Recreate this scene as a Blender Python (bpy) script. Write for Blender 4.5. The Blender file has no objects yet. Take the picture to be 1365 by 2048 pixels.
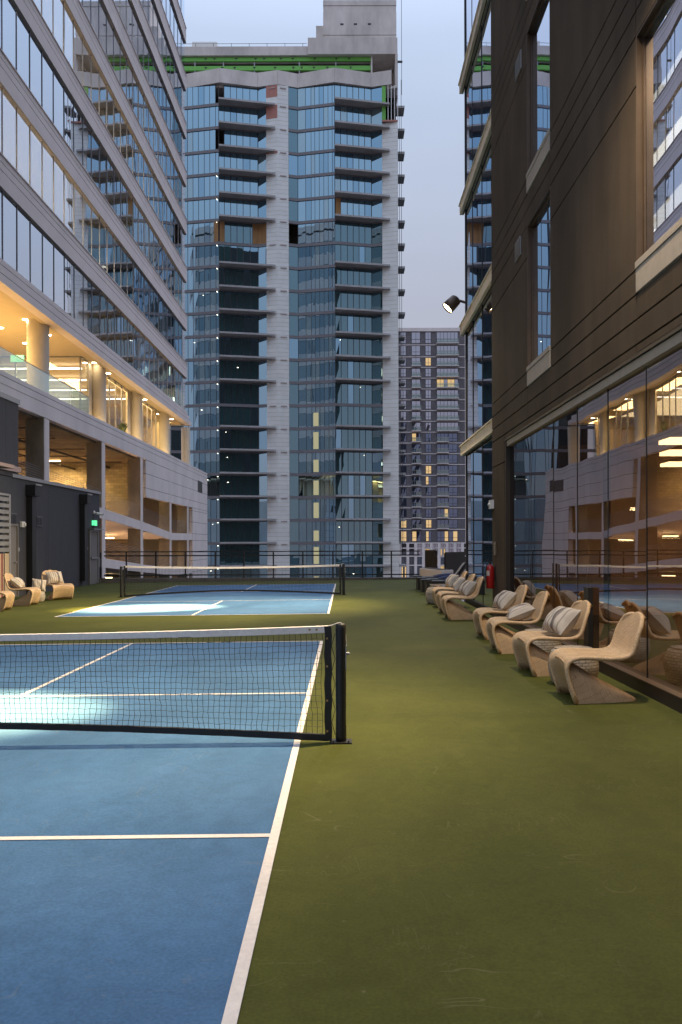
import bpy, math, random
from mathutils import Vector, Matrix
random.seed(7)
R = math.radians
sc = bpy.context.scene
col = sc.collection
# ---------------------------------------------------------------- camera, sky, sun, exposure
F, CX, CY, ROLL, CAMX, CAMZ = 1658.4, 691.5, 1085.4, 0.003, 0.36, 1.573
cd = bpy.data.cameras.new('camera'); cam = bpy.data.objects.new('camera', cd); col.objects.link(cam)
cam.location = (CAMX, 0, CAMZ)
cam.rotation_euler = (Matrix.Rotation(R(90), 3, 'X') @ Matrix.Rotation(-ROLL, 3, 'Z')).to_euler()
cd.sensor_width = 36; cd.sensor_fit = 'AUTO'; cd.lens = F/2048*36
cd.shift_x = (682.5-CX)/2048; cd.shift_y = (CY-1024)/2048
cd.clip_end = 3000; cd.clip_start = .05
sc.camera = cam
w = bpy.data.worlds.new('World'); sc.world = w; w.use_nodes = True
nt = w.node_tree; nt.nodes.clear()
wo = nt.nodes.new('ShaderNodeOutputWorld'); bg = nt.nodes.new('ShaderNodeBackground')
sky = nt.nodes.new('ShaderNodeTexSky'); sky.sky_type = 'NISHITA'; sky.sun_disc = False
SUN_EL, SUN_ROT = 3.0, 285.0
sky.sun_elevation = R(SUN_EL); sky.sun_rotation = R(SUN_ROT); sky.air_density = 1.0; sky.dust_density = 2.2; sky.ozone_density = 3.0
# dusk sky: a pale band low down turning to blue-lilac overhead, mixed with the sky model
tcw = nt.nodes.new('ShaderNodeTexCoord'); sepw = nt.nodes.new('ShaderNodeSeparateXYZ'); nt.links.new(tcw.outputs['Generated'], sepw.inputs[0])
rmp = nt.nodes.new('ShaderNodeValToRGB'); nt.links.new(sepw.outputs[2], rmp.inputs[0])
els = rmp.color_ramp.elements
els[0].position = 0.0; els[0].color = (.42, .36, .40, 1); els[1].position = 1.0; els[1].color = (1.15, 1.32, 1.75, 1)
for ps, cc in ((.10, (.42, .39, .45)), (.27, (.40, .42, .50)), (.52, (.475, .57, .745)), (.72, (.95, 1.12, 1.5))):
    q = els.new(ps); q.color = (*cc, 1)
cn = nt.nodes.new('ShaderNodeTexNoise'); cn.inputs['Scale'].default_value = 2.2; cn.inputs['Detail'].default_value = 5
cmap = nt.nodes.new('ShaderNodeMapping'); cmap.inputs['Scale'].default_value = (1, 1, 3.5); nt.links.new(tcw.outputs['Generated'], cmap.inputs[0]); nt.links.new(cmap.outputs[0], cn.inputs[0])
cmr = nt.nodes.new('ShaderNodeMapRange'); cmr.inputs[1].default_value = .3; cmr.inputs[2].default_value = .7; cmr.inputs[3].default_value = .955; cmr.inputs[4].default_value = 1.045; nt.links.new(cn.outputs[0], cmr.inputs[0])
csv = nt.nodes.new('ShaderNodeVectorMath'); csv.operation = 'SCALE'; nt.links.new(rmp.outputs[0], csv.inputs[0]); nt.links.new(cmr.outputs[0], csv.inputs['Scale'])
bg2 = nt.nodes.new('ShaderNodeBackground'); nt.links.new(csv.outputs[0], bg2.inputs[0]); bg2.inputs[1].default_value = .40
adds = nt.nodes.new('ShaderNodeAddShader'); nt.links.new(sky.outputs[0], bg.inputs[0]); nt.links.new(bg.outputs[0], adds.inputs[0]); nt.links.new(bg2.outputs[0], adds.inputs[1]); nt.links.new(adds.outputs[0], wo.inputs[0])
bg.inputs[1].default_value = .012
sd = bpy.data.lights.new('sun', 'SUN'); sd.energy = .25; sd.angle = R(25); sd.color = (1, .84, .74)
so = bpy.data.objects.new('sun', sd); col.objects.link(so)
a = R(SUN_ROT); dirv = Vector((math.sin(a)*math.cos(R(12)), math.cos(a)*math.cos(R(12)), math.sin(R(12))))
so.rotation_euler = dirv.to_track_quat('Z', 'Y').to_euler()
sc.view_settings.view_transform = 'Standard'; sc.view_settings.look = 'None'; sc.view_settings.exposure = 1.5; sc.view_settings.gamma = 1
sc.render.engine = 'CYCLES'
sc.cycles.max_bounces = 7; sc.cycles.glossy_bounces = 4; sc.cycles.transparent_max_bounces = 10; sc.cycles.caustics_reflective = False; sc.cycles.caustics_refractive = False

# ---------------------------------------------------------------- turning photo positions into places
def ray(u, v):
    a, b = (u-CX)/F, -(v-CY)/F
    c, s = math.cos(ROLL), math.sin(ROLL)
    return Vector((a*c-b*s, 1, a*s+b*c)) if False else Vector((c*a - s*b, 1, s*a + c*b))
def at(u, v, Y):
    d = ray(u, v); return Vector((CAMX+d.x*Y, Y, CAMZ+d.z*Y))
def onx(u, v, X):
    d = ray(u, v); t = (X-CAMX)/d.x; return Vector((X, t, CAMZ+d.z*t))
SL = .0088
def gz(x): return SL*(x-CAMX)
def ong(u, v):
    d = ray(u, v); t = -CAMZ/(d.z-SL*d.x); return Vector((CAMX+d.x*t, t, CAMZ+d.z*t))

# ---------------------------------------------------------------- mesh helpers
OFF = {}      # where each part's own origin stands
class MB:
    def __init__(s): s.v = []; s.f = []; s.m = []; s.uv = {}
    def add(s, vs, fs, mi=0, uvs=None):
        n = len(s.v); s.v += [tuple(p) for p in vs]
        for i, f in enumerate(fs):
            if uvs: s.uv[len(s.f)] = [uvs[j] for j in f]
            s.f.append(tuple(n+j for j in f)); s.m.append(mi)
        return s
    def box(s, x0, x1, y0, y1, z0, z1, mi=0):
        x0, x1 = sorted((x0, x1)); y0, y1 = sorted((y0, y1)); z0, z1 = sorted((z0, z1))
        return s.add([(x0,y0,z0),(x1,y0,z0),(x1,y1,z0),(x0,y1,z0),(x0,y0,z1),(x1,y0,z1),(x1,y1,z1),(x0,y1,z1)],
            [(0,3,2,1),(4,5,6,7),(0,1,5,4),(1,2,6,5),(2,3,7,6),(3,0,4,7)], mi)
    def prism(s, poly, z0, z1, mi=0):     # poly: (x, y) list, counter-clockwise
        n = len(poly); vs = [(x, y, z0) for x, y in poly]+[(x, y, z1) for x, y in poly]
        fs = [tuple(range(n-1, -1, -1)), tuple(range(n, 2*n))]+[(i, (i+1) % n, n+(i+1) % n, n+i) for i in range(n)]
        return s.add(vs, fs, mi)
    def seg(s, a, b, r, n=6, mi=0, r2=None):
        a, b = Vector(a), Vector(b); d = (b-a).normalized()
        u = d.cross(Vector((0, 0, 1)) if abs(d.z) < .9 else Vector((1, 0, 0))).normalized(); w_ = d.cross(u)
        r2 = r if r2 is None else r2; vs = []
        for p, q in ((a, r), (b, r2)):
            for k in range(n):
                t = 2*math.pi*k/n; vs.append(p+(u*math.cos(t)+w_*math.sin(t))*q)
        return s.add(vs, [tuple(range(n)), tuple(range(2*n-1, n-1, -1))]+[(k, n+k, n+(k+1) % n, (k+1) % n) for k in range(n)], mi)
    def path(s, pts, r, n=6, mi=0):
        pts = [Vector(p) for p in pts]; vs = []
        for i, p in enumerate(pts):
            d = (pts[min(i+1, len(pts)-1)]-pts[max(i-1, 0)]).normalized()
            up = Vector((0, 0, 1)) if abs(d.z) < .95 else Vector((0, 1, 0))
            if i == 0: u = d.cross(up).normalized()
            else: u = (u-d*u.dot(d)).normalized()
            w_ = d.cross(u)
            for k in range(n):
                t = 2*math.pi*k/n; vs.append(p+(u*math.cos(t)+w_*math.sin(t))*r)
        fs = []
        for i in range(len(pts)-1):
            for k in range(n): fs.append((i*n+k, i*n+(k+1) % n, (i+1)*n+(k+1) % n, (i+1)*n+k))
        fs += [tuple(range(n-1, -1, -1)), tuple(range((len(pts)-1)*n, len(pts)*n))]
        return s.add(vs, fs, mi)
    def lathe(s, prof, c, n=24, mi=0, uv=False):
        vs = []; uvs = []
        L = 0
        for i, (r, z) in enumerate(prof):
            if i: L += math.hypot(r-prof[i-1][0], z-prof[i-1][1])
            for k in range(n+1):
                t = 2*math.pi*k/n; vs.append((c[0]+r*math.cos(t), c[1]+r*math.sin(t), c[2]+z)); uvs.append((k/n*1.6, L))
        fs = []
        for i in range(len(prof)-1):
            for k in range(n): fs.append((i*(n+1)+k, i*(n+1)+k+1, (i+1)*(n+1)+k+1, (i+1)*(n+1)+k))
        return s.add(vs, fs, mi, uvs if uv else None)
    def quad(s, a, b, c, d, mi=0): return s.add([a, b, c, d], [(0, 1, 2, 3)], mi)
    def build(s, name, mats, parent=None, smooth=False, bevel=0):
        me = bpy.data.meshes.new(name); off = OFF.get(parent.name, (0, 0, 0)) if parent is not None else (0, 0, 0)
        me.from_pydata([(p[0]-off[0], p[1]-off[1], p[2]-off[2]) for p in s.v], [], s.f)
        if not isinstance(mats, (list, tuple)): mats = [mats]
        for m in mats: me.materials.append(m)
        me.polygons.foreach_set('material_index', s.m)
        if s.uv:
            ul = me.uv_layers.new(name='UVMap')
            for p in me.polygons:
                if p.index in s.uv:
                    for li, q in zip(p.loop_indices, s.uv[p.index]): ul.data[li].uv = q
        if smooth: me.polygons.foreach_set('use_smooth', [True]*len(me.polygons))
        me.update()
        o = bpy.data.objects.new(name, me); col.objects.link(o); OFF[o.name] = off
        if parent is not None: o.parent = parent
        if bevel:
            b = o.modifiers.new('bevel', 'BEVEL'); b.width = bevel; b.segments = 2; b.limit_method = 'ANGLE'
        return o
def tag(o, label=None, cat=None, group=None, kind=None):
    if label: o['label'] = label
    if cat: o['category'] = cat
    if group: o['group'] = group
    if kind: o['kind'] = kind
    return o
def thing(name, loc, label, cat, group=None, rz=0):
    o = bpy.data.objects.new(name, None); col.objects.link(o); o.location = loc; o.rotation_euler.z = rz
    o.empty_display_size = .2
    tag(o, label, cat, group)
    OFF[o.name] = tuple(loc)
    return o
def struct(o): o['kind'] = 'structure'; return o
def copy_tree(o, parent=None):
    c = o.copy(); col.objects.link(c)
    if parent is not None: c.parent = parent
    for ch in [x for x in bpy.data.objects if x.parent == o]: copy_tree(ch, c)
    return c

# ---------------------------------------------------------------- materials
def mat(name): 
    m = bpy.data.materials.new(name); m.use_nodes = True; return m, m.node_tree, m.node_tree.nodes['Principled BSDF']
def N(nt, t, **k):
    n = nt.nodes.new(t)
    for a_, b_ in k.items(): setattr(n, a_, b_)
    return n
def plain(name, c, rough=.6, metal=0, var=.12, scale=3, bump=0, bscale=60, stretch=(1, 1, 1), spec=.5, var2=0, scale2=.4):
    m, nt, p = mat(name); L = nt.links.new
    p.inputs['Roughness'].default_value = rough; p.inputs['Metallic'].default_value = metal; p.inputs['Specular IOR Level'].default_value = spec
    tc = N(nt, 'ShaderNodeTexCoord'); mp = N(nt, 'ShaderNodeMapping'); mp.inputs['Scale'].default_value = stretch
    L(tc.outputs['Object'], mp.inputs[0])
    no = N(nt, 'ShaderNodeTexNoise'); no.inputs['Scale'].default_value = scale; no.inputs['Detail'].default_value = 6; no.inputs['Roughness'].default_value = .65
    L(mp.outputs[0], no.inputs[0])
    mr = N(nt, 'ShaderNodeMapRange'); mr.inputs[1].default_value = .3; mr.inputs[2].default_value = .7; mr.inputs[3].default_value = 1-var; mr.inputs[4].default_value = 1+var
    L(no.outputs[0], mr.inputs[0])
    out = mr.outputs[0]
    if var2:
        n3 = N(nt, 'ShaderNodeTexNoise'); n3.inputs['Scale'].default_value = scale2; n3.inputs['Detail'].default_value = 3; L(tc.outputs['Object'], n3.inputs[0])
        m3 = N(nt, 'ShaderNodeMapRange'); m3.inputs[1].default_value = .3; m3.inputs[2].default_value = .7; m3.inputs[3].default_value = 1-var2; m3.inputs[4].default_value = 1+var2
        L(n3.outputs[0], m3.inputs[0]); mu = N(nt, 'ShaderNodeMath', operation='MULTIPLY'); L(out, mu.inputs[0]); L(m3.outputs[0], mu.inputs[1]); out = mu.outputs[0]
    mx = N(nt, 'ShaderNodeVectorMath', operation='SCALE'); mx.inputs[0].default_value = c[:3]
    L(out, mx.inputs['Scale']); L(mx.outputs[0], p.inputs['Base Color'])
    if bump:
        n2 = N(nt, 'ShaderNodeTexNoise'); n2.inputs['Scale'].default_value = bscale; n2.inputs['Detail'].default_value = 4; L(mp.outputs[0], n2.inputs[0])
        b = N(nt, 'ShaderNodeBump'); b.inputs['Strength'].default_value = bump; b.inputs['Distance'].default_value = .01
        L(n2.outputs[0], b.inputs['Height']); L(b.outputs[0], p.inputs['Normal'])
    return m
def emit(name, c, s):
    m, nt, p = mat(name); p.inputs['Base Color'].default_value = (.1, .1, .1, 1)
    p.inputs['Emission Color'].default_value = (*c, 1); p.inputs['Emission Strength'].default_value = s; return m
def facing(nt, base, k):
    """reflectance rising from base (head-on) towards 1 at grazing angles"""
    L = nt.links.new; lw = N(nt, 'ShaderNodeLayerWeight'); lw.inputs[0].default_value = .5
    pw = N(nt, 'ShaderNodeMath', operation='POWER'); L(lw.outputs['Facing'], pw.inputs[0]); pw.inputs[1].default_value = k
    mr = N(nt, 'ShaderNodeMapRange'); L(pw.outputs[0], mr.inputs[0]); mr.inputs[3].default_value = base; mr.inputs[4].default_value = 1
    return mr.outputs[0]
def glass(name, refl, base, k, through=None, body=None, wob=.3, wscale=.5, wdist=.02, rough=.0, zs=1):
    m = bpy.data.materials.new(name); m.use_nodes = True; nt = m.node_tree; nt.nodes.clear(); L = nt.links.new
    o = N(nt, 'ShaderNodeOutputMaterial'); mix = N(nt, 'ShaderNodeMixShader'); g = N(nt, 'ShaderNodeBsdfGlossy')
    g.inputs['Color'].default_value = (*refl, 1); g.inputs['Roughness'].default_value = rough
    if through: t = N(nt, 'ShaderNodeBsdfTransparent'); t.inputs[0].default_value = (*through, 1)
    else: t = N(nt, 'ShaderNodeBsdfDiffuse'); t.inputs[0].default_value = (*body, 1)
    L(facing(nt, base, k), mix.inputs[0]); L(t.outputs[0], mix.inputs[1]); L(g.outputs[0], mix.inputs[2]); L(mix.outputs[0], o.inputs[0])
    if wob:
        tc = N(nt, 'ShaderNodeTexCoord'); mp = N(nt, 'ShaderNodeMapping'); mp.inputs['Scale'].default_value = (1, 1, zs); L(tc.outputs['Object'], mp.inputs[0])
        no = N(nt, 'ShaderNodeTexNoise'); no.inputs['Scale'].default_value = wscale; no.inputs['Detail'].default_value = 1.0; L(mp.outputs[0], no.inputs[0])
        b = N(nt, 'ShaderNodeBump'); b.inputs['Strength'].default_value = wob; b.inputs['Distance'].default_value = wdist
        L(no.outputs[0], b.inputs['Height']); L(b.outputs[0], g.inputs['Normal'])
    return m
def court(name, c, c2):
    m, nt, p = mat(name); L = nt.links.new
    tc = N(nt, 'ShaderNodeTexCoord')
    def noise(s, d=5, st=(1, 1, 1), dist=0):
        mp = N(nt, 'ShaderNodeMapping'); mp.inputs['Scale'].default_value = st; L(tc.outputs['Object'], mp.inputs[0])
        n = N(nt, 'ShaderNodeTexNoise'); n.inputs['Scale'].default_value = s; n.inputs['Detail'].default_value = d; n.inputs['Distortion'].default_value = dist; L(mp.outputs[0], n.inputs[0]); return n.outputs[0]
    cr = N(nt, 'ShaderNodeMix', data_type='RGBA'); cr.inputs[6].default_value = (*c, 1); cr.inputs[7].default_value = (*c2, 1)
    mr = N(nt, 'ShaderNodeMapRange'); mr.inputs[1].default_value = .35; mr.inputs[2].default_value = .65; L(noise(.7, 8), mr.inputs[0]); L(mr.outputs[0], cr.inputs[0])
    # faint squeegee streaks and fine grain
    st = N(nt, 'ShaderNodeMapRange'); st.inputs[1].default_value = .3; st.inputs[2].default_value = .7; st.inputs[3].default_value = .94; st.inputs[4].default_value = 1.06; L(noise(2.2, 4, (1, .22, 1), .8), st.inputs[0])
    gr = N(nt, 'ShaderNodeMapRange'); gr.inputs[1].default_value = .3; gr.inputs[2].default_value = .7; gr.inputs[3].default_value = .86; gr.inputs[4].default_value = 1.14; L(noise(70, 5), gr.inputs[0])
    mu = N(nt, 'ShaderNodeMath', operation='MULTIPLY'); L(st.outputs[0], mu.inputs[0]); L(gr.outputs[0], mu.inputs[1])
    sv = N(nt, 'ShaderNodeVectorMath', operation='SCALE'); L(cr.outputs[2], sv.inputs[0])
    b1 = N(nt, 'ShaderNodeMapRange'); b1.inputs[1].default_value = .35; b1.inputs[2].default_value = .62; b1.inputs[3].default_value = .84; b1.inputs[4].default_value = 1.08; L(noise(.33, 7, (1, 1, 1), 1.2), b1.inputs[0])
    b2 = N(nt, 'ShaderNodeMapRange'); b2.inputs[1].default_value = .3; b2.inputs[2].default_value = .7; b2.inputs[3].default_value = .92; b2.inputs[4].default_value = 1.08; L(noise(5, 8, (1, 1, 1), 1.5), b2.inputs[0])
    m1 = N(nt, 'ShaderNodeMath', operation='MULTIPLY'); L(b1.outputs[0], m1.inputs[0]); L(b2.outputs[0], m1.inputs[1])
    m2_ = N(nt, 'ShaderNodeMath', operation='MULTIPLY'); L(m1.outputs[0], m2_.inputs[0]); L(mu.outputs[0], m2_.inputs[1]); L(m2_.outputs[0], sv.inputs['Scale'])
    # thin pale scuffs: narrow contour of a stretched noise, only in patches
    def scuff(scale, st_, wdt, seed):
        mp = N(nt, 'ShaderNodeMapping'); mp.inputs['Scale'].default_value = st_; mp.inputs['Location'].default_value = (seed, seed*2, 0); L(tc.outputs['Object'], mp.inputs[0])
        n = N(nt, 'ShaderNodeTexNoise'); n.inputs['Scale'].default_value = scale; n.inputs['Detail'].default_value = 2.5; L(mp.outputs[0], n.inputs[0])
        s = N(nt, 'ShaderNodeMath', operation='SUBTRACT'); L(n.outputs[0], s.inputs[0]); s.inputs[1].default_value = .5
        ab = N(nt, 'ShaderNodeMath', operation='ABSOLUTE'); L(s.outputs[0], ab.inputs[0])
        r = N(nt, 'ShaderNodeMapRange'); r.inputs[1].default_value = 0; r.inputs[2].default_value = wdt; r.inputs[3].default_value = 1; r.inputs[4].default_value = 0; L(ab.outputs[0], r.inputs[0])
        k = N(nt, 'ShaderNodeTexNoise'); k.inputs['Scale'].default_value = 1.7; k.inputs['Detail'].default_value = 4
        mp2 = N(nt, 'ShaderNodeMapping'); mp2.inputs['Location'].default_value = (seed*3, 5, 0); L(tc.outputs['Object'], mp2.inputs[0]); L(mp2.outputs[0], k.inputs[0])
        kr = N(nt, 'ShaderNodeMapRange'); kr.inputs[1].default_value = .56; kr.inputs[2].default_value = .7; L(k.outputs[0], kr.inputs[0])
        mm = N(nt, 'ShaderNodeMath', operation='MULTIPLY'); L(r.outputs[0], mm.inputs[0]); L(kr.outputs[0], mm.inputs[1]); return mm.outputs[0]
    s1 = scuff(1.3, (1, 1, 1), .004, 3.1); s2 = scuff(2.0, (.5, 1.8, 1), .004, 8.7)
    ad = N(nt, 'ShaderNodeMath', operation='MAXIMUM'); L(s1, ad.inputs[0]); L(s2, ad.inputs[1])
    s3 = scuff(4.5, (1.6, .35, 1), .006, 14.2); s4 = scuff(6.0, (.4, 1.5, 1), .006, 21.9)
    ad2 = N(nt, 'ShaderNodeMath', operation='MAXIMUM'); L(s3, ad2.inputs[0]); L(s4, ad2.inputs[1])
    ad3 = N(nt, 'ShaderNodeMath', operation='MAXIMUM'); L(ad.outputs[0], ad3.inputs[0]); L(ad2.outputs[0], ad3.inputs[1])
    vo = N(nt, 'ShaderNodeTexVoronoi'); vo.inputs['Scale'].default_value = 3.2; L(tc.outputs['Object'], vo.inputs['Vector'])
    vr = N(nt, 'ShaderNodeMapRange'); vr.inputs[1].default_value = .018; vr.inputs[2].default_value = .034; vr.inputs[3].default_value = .8; vr.inputs[4].default_value = 0; L(vo.outputs['Distance'], vr.inputs[0])
    ad4 = N(nt, 'ShaderNodeMath', operation='MAXIMUM'); L(ad3.outputs[0], ad4.inputs[0]); L(vr.outputs[0], ad4.inputs[1])
    am = N(nt, 'ShaderNodeMath', operation='MULTIPLY'); L(ad4.outputs[0], am.inputs[0]); am.inputs[1].default_value = .27
    fin = N(nt, 'ShaderNodeMix', data_type='RGBA'); L(am.outputs[0], fin.inputs[0]); L(sv.outputs[0], fin.inputs[6]); fin.inputs[7].default_value = (.28, .25, .15, 1)
    L(fin.outputs[2], p.inputs['Base Color']); p.inputs['Roughness'].default_value = .72; p.inputs['Specular IOR Level'].default_value = .12
    b = N(nt, 'ShaderNodeBump'); b.inputs['Strength'].default_value = .25; b.inputs['Distance'].default_value = .004; L(noise(220, 2), b.inputs['Height']); L(b.outputs[0], p.inputs['Normal'])
    return m
def woven(name, c, c2, sx=1, bw=.02, bh=.007):
    m, nt, p = mat(name); L = nt.links.new
    tc = N(nt, 'ShaderNodeTexCoord')
    br = N(nt, 'ShaderNodeTexBrick'); br.inputs['Scale'].default_value = 1; br.inputs['Brick Width'].default_value = bw; br.inputs['Row Height'].default_value = bh
    br.inputs['Mortar Size'].default_value = bh*.16; br.inputs['Mortar Smooth'].default_value = .9
    br.inputs['Color1'].default_value = (*c, 1); br.inputs['Color2'].default_value = (*c2, 1); br.inputs['Mortar'].default_value = (c[0]*.5, c[1]*.46, c[2]*.42, 1)
    L(tc.outputs['UV'], br.inputs[0]); 
    no = N(nt, 'ShaderNodeTexNoise'); no.inputs['Scale'].default_value = 9; no.inputs['Detail'].default_value = 5; L(tc.outputs['Object'], no.inputs[0])
    mr = N(nt, 'ShaderNodeMapRange'); mr.inputs[1].default_value = .3; mr.inputs[2].default_value = .7; mr.inputs[3].default_value = .9; mr.inputs[4].default_value = 1.1; L(no.outputs[0], mr.inputs[0])
    sv = N(nt, 'ShaderNodeVectorMath', operation='SCALE'); L(br.outputs[0], sv.inputs[0]); L(mr.outputs[0], sv.inputs['Scale']); L(sv.outputs[0], p.inputs['Base Color'])
    b = N(nt, 'ShaderNodeBump', invert=True); b.inputs['Strength'].default_value = .9; b.inputs['Distance'].default_value = bh*.45; L(br.outputs['Fac'], b.inputs['Height']); L(b.outputs[0], p.inputs['Normal'])
    p.inputs['Roughness'].default_value = .6; return m
def striped(name, axis='X'):
    m, nt, p = mat(name); L = nt.links.new; tc = N(nt, 'ShaderNodeTexCoord'); sp = N(nt, 'ShaderNodeSeparateXYZ'); L(tc.outputs['UV'], sp.inputs[0])
    cr = N(nt, 'ShaderNodeValToRGB'); cr.color_ramp.interpolation = 'CONSTANT'; L(sp.outputs[0], cr.inputs[0])
    cols = [(.48,.43,.37),(.17,.14,.12),(.46,.41,.35),(.28,.23,.19),(.5,.45,.39),(.14,.12,.11),(.5,.45,.39),(.24,.19,.16),(.48,.43,.37),(.13,.115,.11),(.22,.18,.16),(.5,.45,.39),(.30,.25,.21),(.48,.43,.37)]
    pos = [0,.1,.14,.2,.24,.33,.36,.44,.48,.58,.66,.72,.84,.88]
    e = cr.color_ramp.elements; e[0].color = (*cols[0], 1); e[1].position = pos[1]; e[1].color = (*cols[1], 1)
    for a_, c_ in zip(pos[2:], cols[2:]): q = e.new(a_); q.color = (*c_, 1)
    L(cr.outputs[0], p.inputs['Base Color']); p.inputs['Roughness'].default_value = .9
    no = N(nt, 'ShaderNodeTexNoise'); no.inputs['Scale'].default_value = 260; L(tc.outputs['Object'], no.inputs[0])
    n2 = N(nt, 'ShaderNodeTexNoise'); n2.inputs['Scale'].default_value = 9; L(tc.outputs['Object'], n2.inputs[0])
    ad = N(nt, 'ShaderNodeMath', operation='MULTIPLY_ADD'); L(n2.outputs[0], ad.inputs[0]); ad.inputs[1].default_value = 8; L(no.outputs[0], ad.inputs[2])
    b = N(nt, 'ShaderNodeBump'); b.inputs['Strength'].default_value = .5; b.inputs['Distance'].default_value = .004; L(ad.outputs[0], b.inputs['Height']); L(b.outputs[0], p.inputs['Normal']); return m
def blocks(name, c, bw, bh, mort, vary=.12, axes='XZ', ms=.012, rough=.85, off=.5, mott=.18):
    m, nt, p = mat(name); L = nt.links.new; tc = N(nt, 'ShaderNodeTexCoord'); sp = N(nt, 'ShaderNodeSeparateXYZ'); L(tc.outputs['Object'], sp.inputs[0])
    cb = N(nt, 'ShaderNodeCombineXYZ'); 
    if axes == 'S':
        ad = N(nt, 'ShaderNodeMath', operation='ADD'); L(sp.outputs[0], ad.inputs[0]); L(sp.outputs[1], ad.inputs[1]); L(ad.outputs[0], cb.inputs[0])
    else: L(sp.outputs['XYZ'.index(axes[0])], cb.inputs[0])
    L(sp.outputs[2], cb.inputs[1])
    br = N(nt, 'ShaderNodeTexBrick'); br.offset = off; br.inputs['Scale'].default_value = 1; br.inputs['Brick Width'].default_value = bw; br.inputs['Row Height'].default_value = bh; br.inputs['Mortar Size'].default_value = ms
    br.inputs['Color1'].default_value = (*[q*(1-vary) for q in c], 1); br.inputs['Color2'].default_value = (*[q*(1+vary) for q in c], 1); br.inputs['Mortar'].default_value = (*mort, 1); L(cb.outputs[0], br.inputs[0])
    no = N(nt, 'ShaderNodeTexNoise'); no.inputs['Scale'].default_value = 1.2; no.inputs['Detail'].default_value = 7; L(tc.outputs['Object'], no.inputs[0])
    mr = N(nt, 'ShaderNodeMapRange'); mr.inputs[1].default_value = .3; mr.inputs[2].default_value = .7; mr.inputs[3].default_value = 1-mott; mr.inputs[4].default_value = 1+mott; L(no.outputs[0], mr.inputs[0])
    sv = N(nt, 'ShaderNodeVectorMath', operation='SCALE'); L(br.outputs[0], sv.inputs[0]); L(mr.outputs[0], sv.inputs['Scale']); L(sv.outputs[0], p.inputs['Base Color']); p.inputs['Roughness'].default_value = rough
    return m

M = {}
M['deck'] = court('green_acrylic', (.062, .070, .013), (.076, .082, .018))
M['blue'] = court('blue_acrylic', (.062, .144, .278), (.073, .160, .298))
M['line'] = plain('line_paint', (.74, .68, .64), .6, var=.10, scale=30, bump=.2, var2=.07, scale2=2.2)
M['concrete'] = plain('raw_concrete', (.33, .30, .27), .85, var=.22, scale=1.2, bump=.3, bscale=25, var2=.12, scale2=.25)
M['core'] = plain('cast_concrete', (.62, .565, .52), .85, var=.2, scale=.5, stretch=(1, 1, .35), var2=.14, scale2=.12)
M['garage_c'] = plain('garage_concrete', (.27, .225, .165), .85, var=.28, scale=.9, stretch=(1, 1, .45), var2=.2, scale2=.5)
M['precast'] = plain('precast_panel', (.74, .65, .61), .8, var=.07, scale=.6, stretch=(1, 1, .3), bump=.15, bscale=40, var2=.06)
M['spandrel'] = plain('spandrel_panel', (.76, .655, .61), .7, var=.05, scale=.8, stretch=(1, 1, .4), var2=.05)
M['stucco'] = plain('brown_stucco', (.092, .068, .048), .9, spec=.12, var=.20, scale=1.6, stretch=(1, 1, .16), bump=.5, bscale=160, var2=.16, scale2=.7)
M['sill'] = plain('limestone_sill', (.42, .36, .30), .8, var=.08, scale=8, bump=.2, bscale=90)
M['fin'] = plain('bronze_fin', (.80, .69, .54), .6, var=.1, scale=3, metal=.1)
M['bronze'] = plain('bronze_metal', (.11, .075, .05), .42, metal=.5, var=.15, scale=3)
M['dark'] = plain('dark_frame', (.014, .012, .011), .45, var=.2, scale=4)
M['black'] = plain('black_cover', (.006, .006, .0065), .55, var=.3, scale=12, bump=.3, bscale=30)
M['groove'] = plain('joint_backing', (.02, .017, .015), .9)  # near-black backing behind the panel joints
M['shed'] = plain('charcoal_stucco', (.052, .052, .062), .9, var=.12, scale=6, stretch=(1, 1, .15), bump=.4, bscale=120, var2=.08)
M['greym'] = plain('grey_metal', (.30, .30, .31), .45, metal=.4, var=.1)
M['doorp'] = plain('taupe_door_paint', (.17, .155, .15), .6, var=.06)
M['white'] = plain('white_plastic', (.7, .68, .66), .5, var=.04)
M['band'] = plain('slab_edge_cover', (.20, .19, .20), .6, var=.08, scale=.6)
M['slab'] = plain('balcony_concrete', (.42, .40, .39), .85, var=.15, scale=.6)
M['mull'] = plain('mullion', (.05, .05, .055), .4, metal=.3)
M['omull'] = plain('office_mullion', (.30, .30, .32), .35, metal=.3)
M['panel'] = blocks('sheathing_board', (.80, .79, .76), 40, .56, (.40, .42, .26), .03, 'S', .018, .7, mott=.05)
M['pink'] = plain('pink_membrane', (.45, .19, .15), .7, var=.12)
M['wood'] = plain('plywood', (.36, .19, .075), .8, var=.25, scale=1.5, stretch=(1, 1, .3))
M['greenb'] = plain('green_sheathing', (.16, .47, .08), .6, var=.08)
M['cmu'] = blocks('block_wall', (.34, .27, .17), .4, .2, (.20, .16, .10), .22, 'S', .01)
M['brick'] = blocks('grey_brick', (.135, .118, .125), .8, .3, (.15, .14, .15), .15, 'S', .03)
M['tglass'] = glass('tower_glass', (.50, .76, .93), .62, 3.0, body=(.02, .035, .045), wob=.3, wscale=.45, wdist=.012, zs=.5)
M['tglass2'] = glass('tower_glass_blinds', (.55, .78, .90), .50, 3.0, body=(.16, .20, .20), wob=.3, wscale=.45, wdist=.012, zs=.5)
M['tglass3'] = glass('tower_glass_deep', (.44, .72, .93), .56, 3.0, body=(.01, .02, .03), wob=.3, wscale=.5, wdist=.014, zs=.5)
M['bglass'] = glass('balcony_glass_dark', (.42, .66, .78), .36, 3.0, body=(.024, .062, .068), wob=.3, wscale=.6, wdist=.012, zs=.5)
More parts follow.
